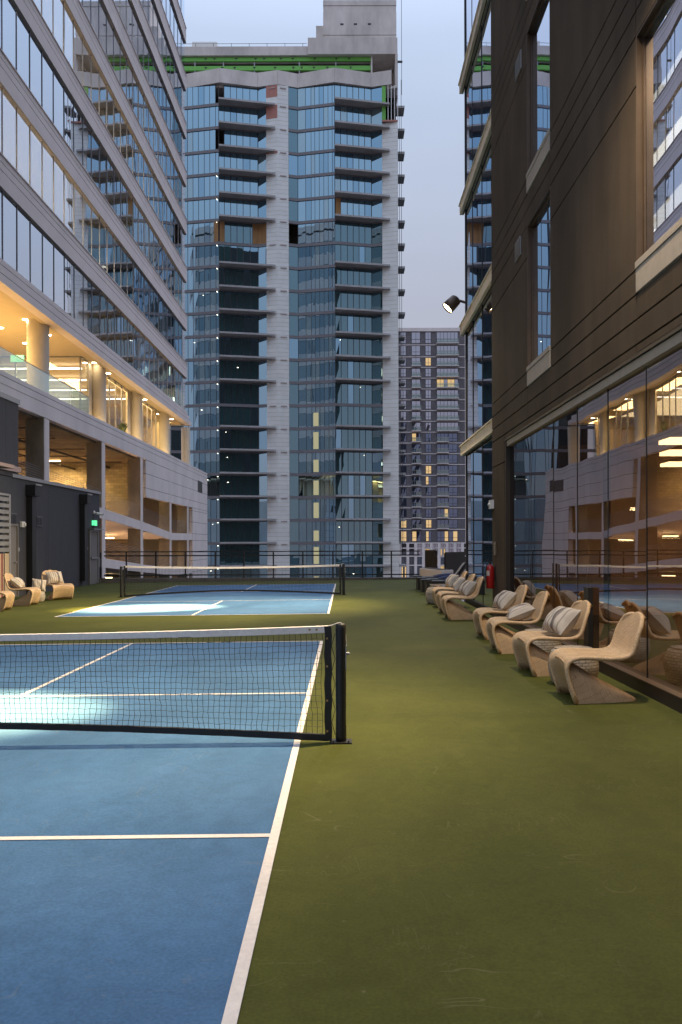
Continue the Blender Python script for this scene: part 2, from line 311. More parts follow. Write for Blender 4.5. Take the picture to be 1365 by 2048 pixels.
M['oglass'] = glass('office_glass', (.84, .91, 1.0), .54, 1.5, through=(.50, .55, .60), wob=.25, wscale=.30, wdist=.012, zs=.4)
M['lglass'] = glass('lobby_glass', (.8, .85, .88), .10, 3.0, through=(.85, .85, .82), wob=.2, wscale=.5, wdist=.01)
M['sglass'] = glass('storefront_glass', (.56, .54, .55), .15, 2.0, through=(.50, .42, .34), wob=.45, wscale=.8, wdist=.008, zs=.5)
M['wglass'] = glass('window_glass', (.80, .84, .94), .75, 2.0, body=(.02, .02, .022), wob=.35, wscale=.6, wdist=.01, zs=.5)
M['eglass'] = glass('end_glass', (.75, .85, .9), .34, 1.5, body=(.02, .03, .035), wob=.2, wscale=.3, wdist=.01)
M['bal'] = glass('balustrade_glass', (.8, .9, .88), .10, 2.5, through=(.84, .9, .88), wob=0)
M['fglass'] = glass('far_glass', (.70, .72, .84), .58, 2.5, body=(.04, .045, .07), wob=.15, wscale=.3, wdist=.02)
M['fglass2'] = glass('far_glass_low', (.50, .60, .85), .30, 2.5, body=(.02, .028, .05), wob=.15, wscale=.3, wdist=.02)
M['tan'] = woven('woven_rattan', (.64, .45, .265), (.56, .385, .225), bw=.075, bh=.0135)
M['rim'] = plain('rattan_edge', (.60, .415, .24), .6, var=.25, scale=60, bump=.8, bscale=150)
M['stool'] = woven('woven_stool_fibre', (.50, .44, .36), (.36, .31, .25), bw=.07, bh=.032)
M['cush'] = striped('striped_linen')
M['navy'] = plain('navy_canvas', (.012, .022, .075), .85, var=.2, scale=8)
M['red'] = plain('red_enamel', (.38, .016, .014), .28, var=.05)
M['ext_label'] = plain('extinguisher_label', (.55, .5, .46), .5)
M['kerb'] = plain('kerb_concrete', (.17, .15, .135), .85, var=.2, scale=3, bump=.3)
M['soffit'] = plain('soffit_plaster', (.62, .50, .33), .8, var=.04)
M['plaster'] = plain('column_plaster', (.62, .56, .46), .75, var=.04)
M['roomwood'] = plain('walnut_wall', (.20, .11, .055), .6, var=.25, scale=1.5, stretch=(1, 1, .2))
M['roomw'] = plain('room_wall', (.45, .40, .33), .8, var=.05)
M['roomd'] = plain('room_dark', (.06, .045, .035), .8, var=.2)
M['asphalt'] = plain('asphalt', (.05, .05, .052), .9, var=.2, scale=.1)
M['e_warm'] = emit('warm_lamp', (1, .80, .5), 14)
M['e_strip'] = emit('warm_strip', (1, .76, .42), 3.2)
M['e_cool'] = emit('cool_strip', (1, .90, .70), 2.2)
M['e_flood'] = emit('flood_lens', (1, .74, .42), 9)
M['e_room'] = emit('lit_room', (1, .66, .28), .25)
M['e_stair'] = emit('lit_stairwell', (1, .92, .50), .13)
M['e_green'] = emit('exit_green', (.10, .9, .36), .55)
M['bronze_d'] = plain('dark_bronze_board', (.028, .02, .015), .5, var=.2)
M['e_gar'] = emit('garage_tube', (1, .76, .36), 4)

M['gceil'] = plain('rough_ceiling', (.16, .115, .075), .95, var=.4, scale=2.5, var2=.3, scale2=.5)
M['leaf'] = plain('leaf', (.05, .075, .03), .7, var=.3, scale=6)
M['pinkb'] = plain('pinkish_beam_paint', (.42, .30, .27), .7, var=.05)
M['shedv'] = plain('vent_frame_grey', (.085, .085, .10), .6)
M['st_r'] = plain('red_stripe', (.22, .05, .045), .8); M['st_b'] = plain('beige_stripe', (.42, .33, .22), .8); M['st_k'] = plain('brown_stripe', (.06, .03, .03), .8); M['st_c'] = plain('rose_stripe', (.36, .17, .14), .8)
M['bracket'] = plain('anchor_metal', (.45, .36, .34), .5)
M['linen'] = plain('linen_piping', (.46, .42, .37), .9, var=.08, scale=90)
M['slat'] = plain('dark_timber_slat', (.035, .024, .018), .6, var=.3, scale=2, stretch=(1, 1, .2))
def area(name, loc, size, power, c=(1, .74, .42), rot=(0, 0, 0), sy=None, parent=None):
    l = bpy.data.lights.new(name, 'AREA'); l.energy = power; l.color = c; l.size = size
    if sy: l.shape = 'RECTANGLE'; l.size_y = sy
    o = bpy.data.objects.new(name, l); col.objects.link(o); o.rotation_euler = rot
    if parent is not None: o.parent = parent; o.location = Vector(loc)-Vector(OFF[parent.name])
    else: o.location = loc
    return o

# ================================================================= SETTING: ground, deck, courts
g = MB(); g.quad((-1500, -1500, -34), (1500, -1500, -34), (1500, 1500, -34), (-1500, 1500, -34)); struct(g.build('ground', M['asphalt']))
DX0, DX1, DY0, DY1 = -9.95, 3.44, -9.0, 34.9
b = MB()
zt = lambda x: gz(x)
b.add([(DX0, DY0, -3), (DX1, DY0, -3), (DX1, DY1+.5, -3), (DX0, DY1+.5, -3), (DX0, DY0, gz(DX0)), (DX1, DY0, gz(DX1)), (DX1, DY1+.5, gz(DX1)), (DX0, DY1+.5, gz(DX0))],
      [(0, 3, 2, 1), (4, 5, 6, 7), (0, 1, 5, 4), (1, 2, 6, 5), (2, 3, 7, 6), (3, 0, 4, 7)])
struct(b.build('deck', M['deck']))
b = MB(); b.box(-34, 40, -40, 34.2, -34, -3.05); struct(b.build('podium_roof', M['concrete']))
def sheet(mb, x0, x1, y0, y1, h):
    mb.quad((x0, y0, gz(x0)+h), (x1, y0, gz(x1)+h), (x1, y1, gz(x1)+h), (x0, y1, gz(x0)+h))
W_, LL, KK, LW = 6.096, 6.706, 2.134, .0508
for cy in (6.56, 25.04):
    b = MB(); sheet(b, -W_, 0, cy-LL, cy+LL, .004); struct(b.build('court_surface', M['blue']))
    b = MB(); h = .008
    sheet(b, -W_, -W_+LW, cy-LL, cy+LL, h); sheet(b, -LW, 0, cy-LL, cy+LL, h)
    for y0 in (cy-LL, cy-KK, cy+KK-LW, cy+LL-LW): sheet(b, -W_+LW, -LW, y0, y0+LW, h)
    for y0, y1 in ((cy-LL+LW, cy-KK), (cy+KK, cy+LL-LW)): sheet(b, -W_/2-LW/2, -W_/2+LW/2, y0, y1, h)
    struct(b.build('court_lines', M['line']))
# kerb at the deck end
b = MB(); b.box(DX0, 3.44, DY1, DY1+.35, -.2, .10); struct(b.build('kerb', M['kerb']))

# ---------------------------------------------------------------- railing at the deck end
rl = thing('railing', (DX0, 35.07, .10), 'long dark metal railing on the kerb at the far end of the deck', 'railing')
RY = 35.07; RZ0, RZ1 = .102, 1.22
for k, u in enumerate([202, 253, 312, 371, 431, 488, 547, 606, 666, 725, 783, 842, 902, 960]):
    x = at(u, 1130, RY).x
    if x > 3.5: break
    m = MB(); m.box(x-.028, x+.028, RY-.03, RY+.03, RZ0, RZ1-.03); m.box(x-.07, x+.07, RY-.06, RY+.06, RZ0, RZ0+.012); m.build('post', M['dark'], rl)
for z, h_ in ((RZ1-.03, .045), (RZ1-.20, .05), (.20, .05)):
    m = MB(); m.box(DX0+.1, 3.5, RY-.036, RY+.036, z, z+h_); m.build('rail', M['dark'], rl)

# ================================================================= NETS
def net(cy, x0, x1, label, near):
    th = thing('court_net', ((x0+x1)/2, cy, gz((x0+x1)/2)), label, 'net', 'nets across the two courts')
    rnd = random.Random(3)
    n = 152; rows = 17; xa, xb = x0+.10, x1-.10; xm = (xa+xb)/2
    def top(x): t = (x-xm)/((xb-xa)/2); return .862+.055*t*t+gz(x)*.4
    def bot(x): t = (x-xm)/((xb-xa)/2); return .15-.135*abs(t)**1.6+gz(x)
    rad = .0019 if near else .0026
    P = [[None]*(rows+1) for _ in range(n+1)]
    for i in range(n+1):
        x = xa+.05+(xb-xa-.1)*i/n
        for j in range(rows+1):
            z = bot(x)+(top(x)-.05-bot(x))*j/rows
            e = 0 if j in (0, rows) else 1
            sag = .007*math.sin(i*.21+j*.5)*e
            P[i][j] = Vector((x+rnd.gauss(0, .0028)*e+sag, cy+rnd.gauss(0, .002)+.012*math.sin(i*.045), z+rnd.gauss(0, .0024)*e+.004*math.sin(i*.13)*e))
    m = MB()
    for i in range(n+1):
        for j in range(rows): m.seg(P[i][j], P[i][j+1], rad, 3)
    for j in range(rows+1):
        for i in range(n): m.seg(P[i][j], P[i+1][j], rad, 3)
    if near:
        for i in range(n+1):
            for j in range(1, rows):
                p = P[i][j]; r = .0042; m.add([p+Vector(q) for q in ((r,0,0),(0,r,0),(-r,0,0),(0,-r,0),(0,0,r),(0,0,-r))], [(0,1,4),(1,2,4),(2,3,4),(3,0,4),(1,0,5),(2,1,5),(3,2,5),(0,3,5)])
    m.build('mesh', M['black'], th)
    K = 60
    def ribbon(fz0, fz1, t, nm, mt, wav=0):
        m = MB()
        for s in (-1, 1):
            vs = []
            for i in range(K+1):
                x = xa+(xb-xa)*i/K; wv = wav*math.sin(i*1.7)+wav*.6*math.sin(i*3.1+1)
                vs += [(x, cy+s*t+wv, fz0(x)), (x, cy+s*t*1.0+wv, fz1(x))]
            m.add(vs, [((2*i, 2*i+1, 2*i+3, 2*i+2) if s > 0 else (2*i, 2*i+2, 2*i+3, 2*i+1)) for i in range(K)])
        for f in (fz0, fz1):
            vs = []
            for i in range(K+1):
                x = xa+(xb-xa)*i/K; wv = wav*math.sin(i*1.7)+wav*.6*math.sin(i*3.1+1)
                vs += [(x, cy-t+wv, f(x)), (x, cy+t+wv, f(x)+(.004 if f is fz1 else 0))]
            m.add(vs, [(2*i, 2*i+2, 2*i+3, 2*i+1) for i in range(K)])
        return m.build(nm, mt, th)
    ribbon(lambda x: top(x)-.052, lambda x: top(x), .007, 'top_tape', M['line'], .0012)
    ribbon(lambda x: bot(x)-.005, lambda x: bot(x)+.045, .006, 'bottom_band', M['black'], .003)
    for s, x in ((-1, xa), (1, xb)):
        m = MB(); vs = []
        for j in range(13):
            z = bot(x)+(top(x)+.0-bot(x))*j/12; wv = .004*math.sin(j*1.9)
            vs.append((x-.028+wv, x+.028+wv, z))
        for j in range(12):
            a_, b_ = vs[j], vs[j+1]
            y0, y1 = cy-.010, cy+.010
            m.add([(a_[0], y0, a_[2]), (a_[1], y0, a_[2]), (a_[1], y1, a_[2]), (a_[0], y1, a_[2]), (b_[0], y0, b_[2]), (b_[1], y0, b_[2]), (b_[1], y1, b_[2]), (b_[0], y1, b_[2])],
                  [(0, 1, 5, 4), (1, 2, 6, 5), (2, 3, 7, 6), (3, 0, 4, 7)])
        m.build('side_band', M['black'], th)
        m = MB()
        for zz in (.07, .28, .55, .78): m.lathe([(.0001, .0), (.008, .0), (.011, .003), (.011, .006)], (0, 0, 0), 10); 
        # brass eyelets on the band
        for zz in (.09, .33, .6, .82): m = MB(); m.seg((x-.008*s, cy-.012, zz), (x-.008*s, cy-.0165, zz), .009, 10); m.build('eyelet', M['eyelet'], th)
        for q in (.09, .145): m = MB(); m.seg((x-q*s, cy-.008, top(x)-.028), (x-q*s, cy-.0115, top(x)-.028), .009, 10); m.build('eyelet', M['eyelet'], th)
        px = x0 if s < 0 else x1
        z0 = gz(px)
        m = MB(); m.lathe([(.0001, .012), (.041, .012), (.043, .05), (.040, .2), (.042, .45), (.039, .7), (.041, .90), (.040, .925), (.034, .936), (.0001, .938)], (px, cy, z0), 20); po = m.build('post', M['black'], th, True)
        m = MB(); m.box(px-.085, px+.085, cy-.07, cy+.07, z0+.0, z0+.012)
        for qx in (-.06, .06): m.seg((px+qx, cy-.05, z0+.012), (px+qx, cy-.05, z0+.022), .009, 6)
        m.build('base_plate', M['dark'], th)
        if s > 0 or True:
            m = MB(); m.seg((px+s*.03, cy, z0+.70), (px+s*.066, cy, z0+.70), .012, 10); m.seg((px+s*.066, cy, z0+.70), (px+s*.074, cy, z0+.70), .007, 6); m.box(px+s*.036, px+s*.044, cy-.02, cy+.02, z0+.58, z0+.76)
            m.build('winch', M['greym'], po)
        # tensioning cord over the post top, and lacing
        m = MB(); m.path([(x, cy, top(x)-.002), (x+s*.03, cy, top(x)+.006), (px-s*.03, cy, z0+.938), (px, cy, z0+.944), (px+s*.034, cy, z0+.90), (px+s*.046, cy, z0+.76)], .004, 6); m.build('cord', M['line'], th)
        m = MB(); pts = []
        for q in range(9): pts.append((x+s*(.028 if q % 2 else .055), cy-.01, .06+.1*q))
        m.path(pts, .0025, 4); m.build('lacing', M['black'], th)
    return th
M['eyelet'] = plain('brass', (.35, .24, .12), .4, metal=.8)
net(6.54, -W_-.32, .32, 'black pickleball net with a white top tape across the court nearest the camera', True)
net(25.04, -W_-.32, .30, 'black pickleball net across the far court, in front of the end railing', False)

# ================================================================= RIGHT BUILDING (dark stucco block)
WX = 3.38
rb = thing('stucco_building', (WX, 8, 0), 'tall dark brown stucco building with a mirror glass ground storey on the right', 'building')
ST = 3.187
YJ = [-14, 4.0, 8.58, 12.18, 13.72, 17.06]
G_ = .011
def wallpanel(mb, y0, y1, z0, z1): mb.box(WX, WX+.10, y0+G_, y1-G_, z0+G_, z1-G_)
wl = MB()
col_y = 15.72
wallpanel(wl, col_y, 17.06, .0, 3.10); wallpanel(wl, col_y, 17.06, 3.10, 3.616)
for y0, y1 in zip([-14, 4.0, 8.58, 12.18, 13.72], [4.0, 8.58, 12.18, 13.72, col_y]): wallpanel(wl, y0, y1, 3.52, 3.616)
for k in range(5):
    bz = ST*k
    for za, zb in ((3.616, 3.875), (3.875, 4.136), (4.136, 4.393), (4.393, 6.287), (6.287, 6.803)):
        for i in range(5):
            y0, y1 = YJ[i], YJ[i+1]; win = i in (1, 3)
            if za > 4.1 and win: continue
            if za < 4 and not win and i in (2,) and False: continue
            wallpanel(wl, y0, y1, za+bz, zb+bz)
wo_ = wl.build('wall', M['stucco'], rb)
zt_ = 3.616+ST*5
m = MB(); m.box(WX, WX+.1, -14, 17.06, zt_, 72); m.build('upper_wall', M['stucco'], rb)
m = MB()   # backing with openings so reveals read deep
for i in (0, 2, 4):
    y0, y1 = YJ[i], YJ[i+1]
    m.box(WX+.10, WX+.6, y0, y1, 3.53, zt_)
for i in (1, 3):
    for k in range(6):
        z0 = 3.53 if k == 0 else 3.616+ST*k-.0
        m.box(WX+.10, WX+.6, YJ[i], YJ[i+1], z0 if k else 3.53, 4.40+ST*k if k < 5 else zt_+.1)
m.box(WX+.10, WX+.6, col_y, 17.06, 0, 3.53)
m.build('backing', M['groove'], rb)
m = MB(); m.box(WX+.62, 40, -14, 16.9, 3.6, 72); m.box(WX+.9, 40, 16.9, 22.0, 3.6, 72); m.box(14, 40, -14, 22, -3, 3.6); m.build('rear_mass', M['roomd'], rb)
for i in (1, 3):
    y0, y1 = YJ[i], YJ[i+1]
    for k in range(5):
        bz = ST*k; zb_, zt2 = 4.463+bz, 6.803+bz
        win = MB(); win.box(WX+.088, WX+.10, y0+.02, y1-.02, zb_, zt2)
        wn = win.build('window', M['wglass'], rb)
        fr = MB()
        for yy in (y0+.013, y1-.045): fr.box(WX+.062, WX+.086, yy, yy+.032, zb_, zt2)
        fr.box(WX+.062, WX+.086, y0+.05, y1-.05, zt2-.045, zt2-.013); fr.box(WX+.062, WX+.086, y0+.05, y1-.05, zb_, zb_+.03)
        fr.build('frame', M['bronze'], wn)
        rv = MB(); rv.box(WX+.002, WX+.086, y1-.012, y1, zb_, zt2); rv.box(WX+.002, WX+.086, y0, y0+.012, zb_, zt2); rv.box(WX+.002, WX+.086, y0+.012, y1-.012, zt2-.012, zt2)
        rv.build('reveal', M['bronze'], wn)
        s = MB(); s.box(WX-.012, WX+.085, y0+.004, y1-.004, 4.136+G_+bz, 4.386+bz); s.box(WX-.02, WX+.060, y0+.004, y1-.004, 4.392+bz, 4.463+bz); s.build('sill', M['sill'], rb, bevel=.004)
# wall vents
for v0 in ((1044, 118, 150), (1041, 492, 510)):
    p = onx(v0[0], (v0[1]+v0[2])/2, WX)
    m = MB(); m.box(WX-.02, WX+.0, p.y-.22, p.y+.22, p.z-.16, p.z+.16)
    vt = m.build('vent', M['greym'], rb); m = MB(); m.box(WX-.0245, WX-.0205, p.y-.195, p.y+.195, p.z-.138, p.z+.138)
    for q in range(6): m.box(WX-.028, WX-.025, p.y-.19, p.y+.19, p.z-.13+q*.046, p.z-.122+q*.046, 1)
    m.build('grille', [M['dark'], M['greym']], vt)
# storefront
ZS = .168
m = MB(); m.box(WX-.004, WX+.13, -14, col_y, -.1, ZS-.012); m.build('sill_board', M['bronze_d'] if 'bronze_d' in M else M['dark'], rb)
m = MB(); m.box(WX-.008, WX+.13, -14, col_y, ZS-.010, ZS); m.build('sill_cap', M['bronze'], rb)
m = MB(); m.box(WX+.03, WX+.12, -14, col_y-.06, 3.385, 3.485); m.build('head_beam', M['sill'], rb)
m = MB(); m.box(WX+.002, WX+.13, -14, col_y, 3.49, 3.528); m.build('head_soffit', M['dark'], rb)
m = MB(); m.box(WX+.01, WX+.13, col_y-.06, col_y, ZS, 3.485); m.build('jamb', M['dark'], rb)
ys = [onx(u, 1000, WX+.09).y for u in (1063, 1108, 1155.6, 1217, 1294)]
step = 1.24; ys = [ys[0]+step]+ys; 
while ys[-1] > -12: ys.append(ys[-1]-step)
prev = col_y-.06
for i, y in enumerate(ys):
    if y > prev-.2: continue
    m = MB(); e1, e2 = random.uniform(-.004, .004), random.uniform(-.004, .004)
    X_ = WX+.09
    m.add([(X_+e1, y+.006, ZS), (X_+e2, prev-.006, ZS), (X_-e1, prev-.006, 3.385), (X_-e2, y+.006, 3.385)], [(0, 1, 2, 3)])
    m.build('glass_pane', M['sglass'], rb)
    m = MB(); m.box(X_-.004, X_+.012, y-.005, y+.005, ZS, 3.385); m.build('glazing_joint', M['dark'], rb)
    prev = y
# darker door leaf frame in the glazing (black posts seen behind the chairs)
p = onx(1176, 1300, WX+.05)
m = MB(); m.box(WX+.02, WX+.08, p.y-.10, p.y+.10, ZS, 1.0); m.build('door_pull', M['black'], rb)
# room behind the glass
m = MB()
m.box(WX+.15, 13.9, -14, 16.8, .02, .12); m.build('room_floor', M['roomd'], rb)
m = MB(); m.box(WX+.15, 13.9, -14, 16.8, 3.50, 3.59); m.build('room_ceiling', M['roomd'], rb)
m = MB(); m.box(WX+.62, 13.9, 16.5, 16.8, .12, 3.5); m.box(13.7, 13.9, -14, 16.5, .12, 3.5); m.box(4.9, 5.25, 14.2, 14.6, .12, 3.5); m.build('room_wall', M['roomwood'], rb)
for i, (Y, v) in enumerate(((12.0, 0), (13.6, 0), (15.6, 0))):
    x0 = CAMX+.385*Y
    m = MB(); m.box(x0, x0+4.5, Y-.22, Y+.22, 3.0, 3.06); m.build('ceiling_strip_light', M['e_strip'], rb)
area('room_light', (7.5, 9, 3.1), 3, 150, (1, .72, .40), sy=8, parent=rb)
for i in range(5):
    x = 5.2+i*.9; y = 9.5+i*1.1
    m = MB(); m.path([(x, y, .12), (x+.1, y, .9), (x+.4, y-.2, 1.35), (x+.9, y-.2, 1.4)], .035, 8); m.path([(x+.9, y-.2, 1.4), (x+1, y-.2, .5), (x+.3, y, .3)], .03, 8); m.box(x-.2, x+1.1, y-.3, y+.1, .12, .3); m.build('exercise_machine', M['dark'], rb)

# recessed glass bay past the corner column, with horizontal fins
GX = 3.62; YE = 22.25
m = MB(); m.box(WX+.1, GX+.28, 17.06, 17.12, 0, 72); m.build('return_wall', M['stucco'], rb)
ym = [17.14]+[onx(u, 1000, GX).y for u in (967, 948)]+[YE]; ym = sorted(ym)
fz = [3.93, 7.20, 10.50, 13.80, 17.1, 20.4, 23.7, 27]
zl = [.10]+fz
for a_, z0 in enumerate(zl):
    z1 = zl[a_+1] if a_+1 < len(zl) else 72
    for q in range(len(ym)-1):
        e = random.uniform(-.006, .006); e2 = random.uniform(-.006, .006)
        m = MB(); m.add([(GX+e, ym[q]+.012, z0), (GX-e2, ym[q+1]-.012, z0), (GX-e, ym[q+1]-.012, z1), (GX+e2, ym[q]+.012, z1)], [(0, 1, 2, 3)]); m.build('glass_pane', M['wglass'] if a_ else M['wglass'], rb)
m = MB()
for y in ym[1:-1]: m.box(GX-.014, GX+.02, y-.01, y+.01, .1, 72)
m.box(GX-.03, GX+.03, YE-.02, YE+.03, -3, 72); m.box(GX-.03, GX+.03, 17.12, YE, -.1, .095); m.build('bay_mullion', M['dark'], rb)
m = MB(); m.box(GX+.03, 40, YE-.1, YE, -3, 72); m.box(GX+.05, GX+.25, 17.14, YE-.12, .1, 72); m.build('end_wall', M['roomd'], rb)
for z in fz:
    m = MB(); m.box(GX-.12, GX-.004, 17.14, 22.62, z, z+.24); m.box(GX-.05, GX-.03, 17.14, 22.55, z-.03, z-.002, 1); m.box(GX-.15, GX-.05, 17.14, 22.66, z+.243, z+.27); m.build('fin', [M['fin'], M['dark']], rb)
# floodlights on the building
def floodlight(loc, target, power, label, spill):
    th = thing('floodlight', loc, label, 'floodlight', 'floodlights over the courts')
    d = (Vector(target)-Vector(loc)).normalized(); L0 = Vector(loc)
    q = d.to_track_quat('-Z', 'Y')
    m = MB(); m.lathe([(.0001, .24), (.10, .24), (.15, .20), (.165, .0), (.165, -.14), (.155, -.14), (.155, -.02), (.0001, -.02)], (0, 0, 0), 28)
    o = m.build('housing', M['bronze'], None, True); o.parent = th; o.rotation_mode = 'QUATERNION'; o.rotation_quaternion = q
    m = MB(); m.lathe([(.0001, -.10), (.152, -.10), (.152, -.06)], (0, 0, 0), 28); l = m.build('lens', M['e_flood'], None); l.parent = o
    m = MB(); m.path([(.02, 0, .1), (.12, 0, .14), (GX-loc[0]-.12 if loc[1] > 17 else WX-loc[0], 0, .06)], .035, 8); br = m.build('bracket', M['bronze'], None); br.parent = th
    for nm, sp, pw, bl in (('beam', 17, power*1.35, 1.0), ('field', 75, power*.10, 1.0), ('spill', 165, spill, 1.0)):
        ld = bpy.data.lights.new(nm, 'SPOT'); ld.energy = pw; ld.color = {'beam': (1, .70, .31), 'field': (1, .76, .42), 'spill': (1, .80, .52)}[nm]; ld.spot_size = R(sp); ld.spot_blend = bl; ld.shadow_soft_size = .12
        lo = bpy.data.objects.new(nm, ld); col.objects.link(lo); lo.parent = th; lo.location = d*.3
        lo.rotation_mode = 'QUATERNION'; lo.rotation_quaternion = q
p = at(929, 611, 21.6)
floodlight((3.12, 21.6, p.z), tuple(ong(305, 1214)), 42000, 'round lit floodlight bracketed to the bronze fin at the end of the dark building', 700)
floodlight((2.95, 7.5, 7.85), tuple(ong(-110, 1424)), 19000, 'floodlight above the near court on the dark building, just outside the top of the photo', 700)

# things on the corner column
cy_ = 16.55
ex = onx(988, 1150, WX)
th = thing('fire_extinguisher', (WX-.10, 16.75, .66), 'red fire extinguisher hung on the dark corner column', 'fire extinguisher')
m = MB(); m.lathe([(.0001, 0), (.072, 0), (.082, .015), (.082, .40), (.072, .44), (.03, .475), (.024, .49)], (WX-.10, 16.75, .64), 24); bd = m.build('cylinder', M['red'], th, True)
m = MB(); lv = [(WX-.10+.0835*math.cos(R(t)), 16.75+.0835*math.sin(R(t)), z) for z in (.90, 1.0) for t in range(190, 251, 10)]
m.add(lv, [(i, i+1, i+8, i+7) for i in range(6)]); m.build('paper_label', M['ext_label'], bd, True)
m = MB(); m.lathe([(.02, .0), (.02, .05), (.012, .06)], (WX-.10, 16.75, 1.125), 12); m.box(WX-.19, WX-.06, 16.74, 16.76, 1.18, 1.19); m.box(WX-.20, WX-.07, 16.735, 16.765, 1.205, 1.222); m.build('handle', M['dark'], th)
m = MB(); m.path([(WX-.10, 16.75, 1.15), (WX-.17, 16.72, 1.12), (WX-.195, 16.71, .98), (WX-.19, 16.71, .80)], .011, 8); m.build('hose', M['black'], th)
m = MB(); m.box(WX-.02, WX-.002, 16.70, 16.80, .8, 1.1); m.build('wall_bracket', M['dark'], th)
p = onx(987, 1011, WX)
th = thing('wall_strobe', (WX, p.y, p.z), 'white alarm strobe box high on the dark corner column', 'alarm')
m = MB(); m.box(WX-.07, WX-.001, p.y-.14, p.y+.12, p.z-.09, p.z+.09); m.build('housing', M['white'], th, bevel=.008)
m = MB(); m.lathe([(.035, 0), (.028, .03), (.0001, .04)], (0, 0, 0), 12); m2 = MB(); m2.v = [(WX-.07-z, p.y+.0+x, p.z+y) for x, y, z in m.v]; m2.f = m.f; m2.m = m.m; m2.build('lens', M['white'], th)
p = onx(992, 1099, WX)
th = thing('entry_panel', (WX, p.y, p.z), 'slim bronze entry keypad panel on the corner column above the extinguisher', 'keypad')
m = MB(); m.box(WX-.02, WX-.001, p.y-.14, p.y+.14, p.z-.14, p.z+.14); m.build('plate', M['bronze'], th, bevel=.003)
m = MB(); m.box(WX-.024, WX-.021, p.y-.08, p.y+.08, p.z+.08, p.z+.12); m.build('display', M['sill'], th)
m = MB()
for q in range(5): m.box(WX-.026, WX-.0215, p.y-.05, p.y+.05, p.z+.03-q*.035, p.z+.045-q*.035)
m.build('buttons', M['sill'], th)
# ================================================================= LEFT BUILDING (office slab over a parking garage)
LX = -13.84
ob = thing('office_building', (LX, 60, 0), 'long pale concrete office block with ribbon windows above an open parking garage on the left', 'building')
Y0, YO, YF, YG = 6.0, 74.6, 76.6, 85.3      # office from Y0 to YO; fascia to YF; garage to YG
XB = -41.5
NF = 10; FH = 4.31; WB, WT = 13.37, 16.35
def zx(u, v): return onx(u, v, LX).z
mul_y = []
y = 34.75
step = 1.53
while y < YO-.5: mul_y.append(y); y += step
ya = 34.75-step
while ya > Y0: mul_y.insert(0, ya); ya -= step
for k in range(NF):
    b_ = FH*k
    # spandrel above each ribbon: three courses with recessed joints, like the photo
    z0, z1 = WT+b_, WB+b_+FH
    m = MB()
    if k == 0:
        for za, zb in ((12.40, 12.76), (12.79, 13.11), (13.14, 13.37)):
            m.box(LX-.5, LX+(.0 if zb < 13.2 else .0), Y0, YF if zb < 12.8 else YO+(.9 if zb < 13.2 else 0), za, zb)
        m.box(LX-.5, LX-.03, Y0, YO, 12.41, 13.36, 1)
        m.build('fascia', [M['spandrel'], M['groove']], ob); m = MB()
    for za, zb in ((z0, z1-.65), (z1-.62, z1-.31), (z1-.28, z1)): m.box(LX-.4, LX+.0, Y0, YO, za+.004, zb)
    m.box(LX-.38, LX-.03, Y0, YO-.02, z0+.02, z1-.02, 1)
    m.box(LX+.0, LX+.05, Y0, YO, z1-.02, z1+.03)
    m.box(XB, LX-.42, YO-.4, YO, z0-.35, z1+.35)       # end wall band
    m.build('spandrel_band', [M['spandrel'], M['groove']], ob)
    # ribbon windows, one part per structural bay
    zb_, zt2 = WB+b_+.03, WT+b_
    bays = [Y0]+[38.4+9.28*q for q in range(-3, 4)]+[YO]
    for q in range(len(bays)-1):
        if bays[q+1] < 18: continue
        m = MB(); yy = [v_ for v_ in mul_y if bays[q] <= v_ < bays[q+1]]
        edges = yy+[yy[-1]+step if q < len(bays)-2 else YO-.02]
        for i in range(len(edges)-1):
            e = [random.gauss(0, .0013) for _ in range(4)]
            X_ = LX-.14
            m.add([(X_+e[0], edges[i]+.03, zb_), (X_+e[1], edges[i+1]-.03, zb_), (X_+e[2], edges[i+1]-.03, zt2), (X_+e[3], edges[i]+.03, zt2)], [(0, 1, 2, 3)])
            m.box(LX-.17, LX-.11, edges[i]-.017, edges[i]+.017, zb_, zt2, 1)
        m.build('ribbon_window', [M['oglass'], M['omull']], ob)
    # end wall glazing
    for q in range(7):
        m = MB(); xa = LX-.3-q*4.1; xb = max(xa-4.0, XB+.1)
        e = [random.gauss(0, .004) for _ in range(2)]
        m.add([(xa, YO-.12+e[0], zb_), (xb, YO-.12+e[1], zb_), (xb, YO-.12-e[0], zt2), (xa, YO-.12-e[1], zt2)], [(0, 1, 2, 3)])
        m.box(xb-.05, xb+.05, YO-.15, YO-.05, zb_, zt2, 1)
        m.build('end_window', [M['eglass'], M['omull']], ob)
    # inside: floor, ceiling, core wall and lamps
    m = MB(); m.box(XB+.2, LX-.42, Y0, YO-.45, z1-.9, z1-.12); m.build('floor_slab', M['roomw'], ob)
    m = MB(); m.box(XB+8, LX-8.5, Y0, YO-6, zb_-.02, zt2); m.build('core_wall', M['roomw'], ob)
    for q in range(9):
        if random.random() < (.62 if k in (1, 2, 3) else .5):
            yc = 20+q*6.1+random.uniform(-1, 1); xc = LX-random.uniform(1.5, 4.5); m = MB()
            if k == 3: m.box(xc-1.6, xc, yc-.05, yc+.05, zt2-.16, zt2-.10); m.box(xc-.05, xc, yc+.4, yc+2.2, zt2-.16, zt2-.10)
            else: m.box(xc-.6, xc, yc-.14, yc+.14, zt2-.08, zt2-.02)
            m.build('ceiling_lamp', M['e_cool'], ob)
    if k in (1, 3, 5): area('office_light', (LX-3.5, 42 if k != 3 else 50, zt2-.2), 4, 900, (1, .80, .50), sy=16 if k != 3 else 26, parent=ob)
    if k in (0, 2, 4): area('office_light', (LX-3.5, 62, zt2-.2), 4, 380, (1, .82, .56), sy=18, parent=ob)
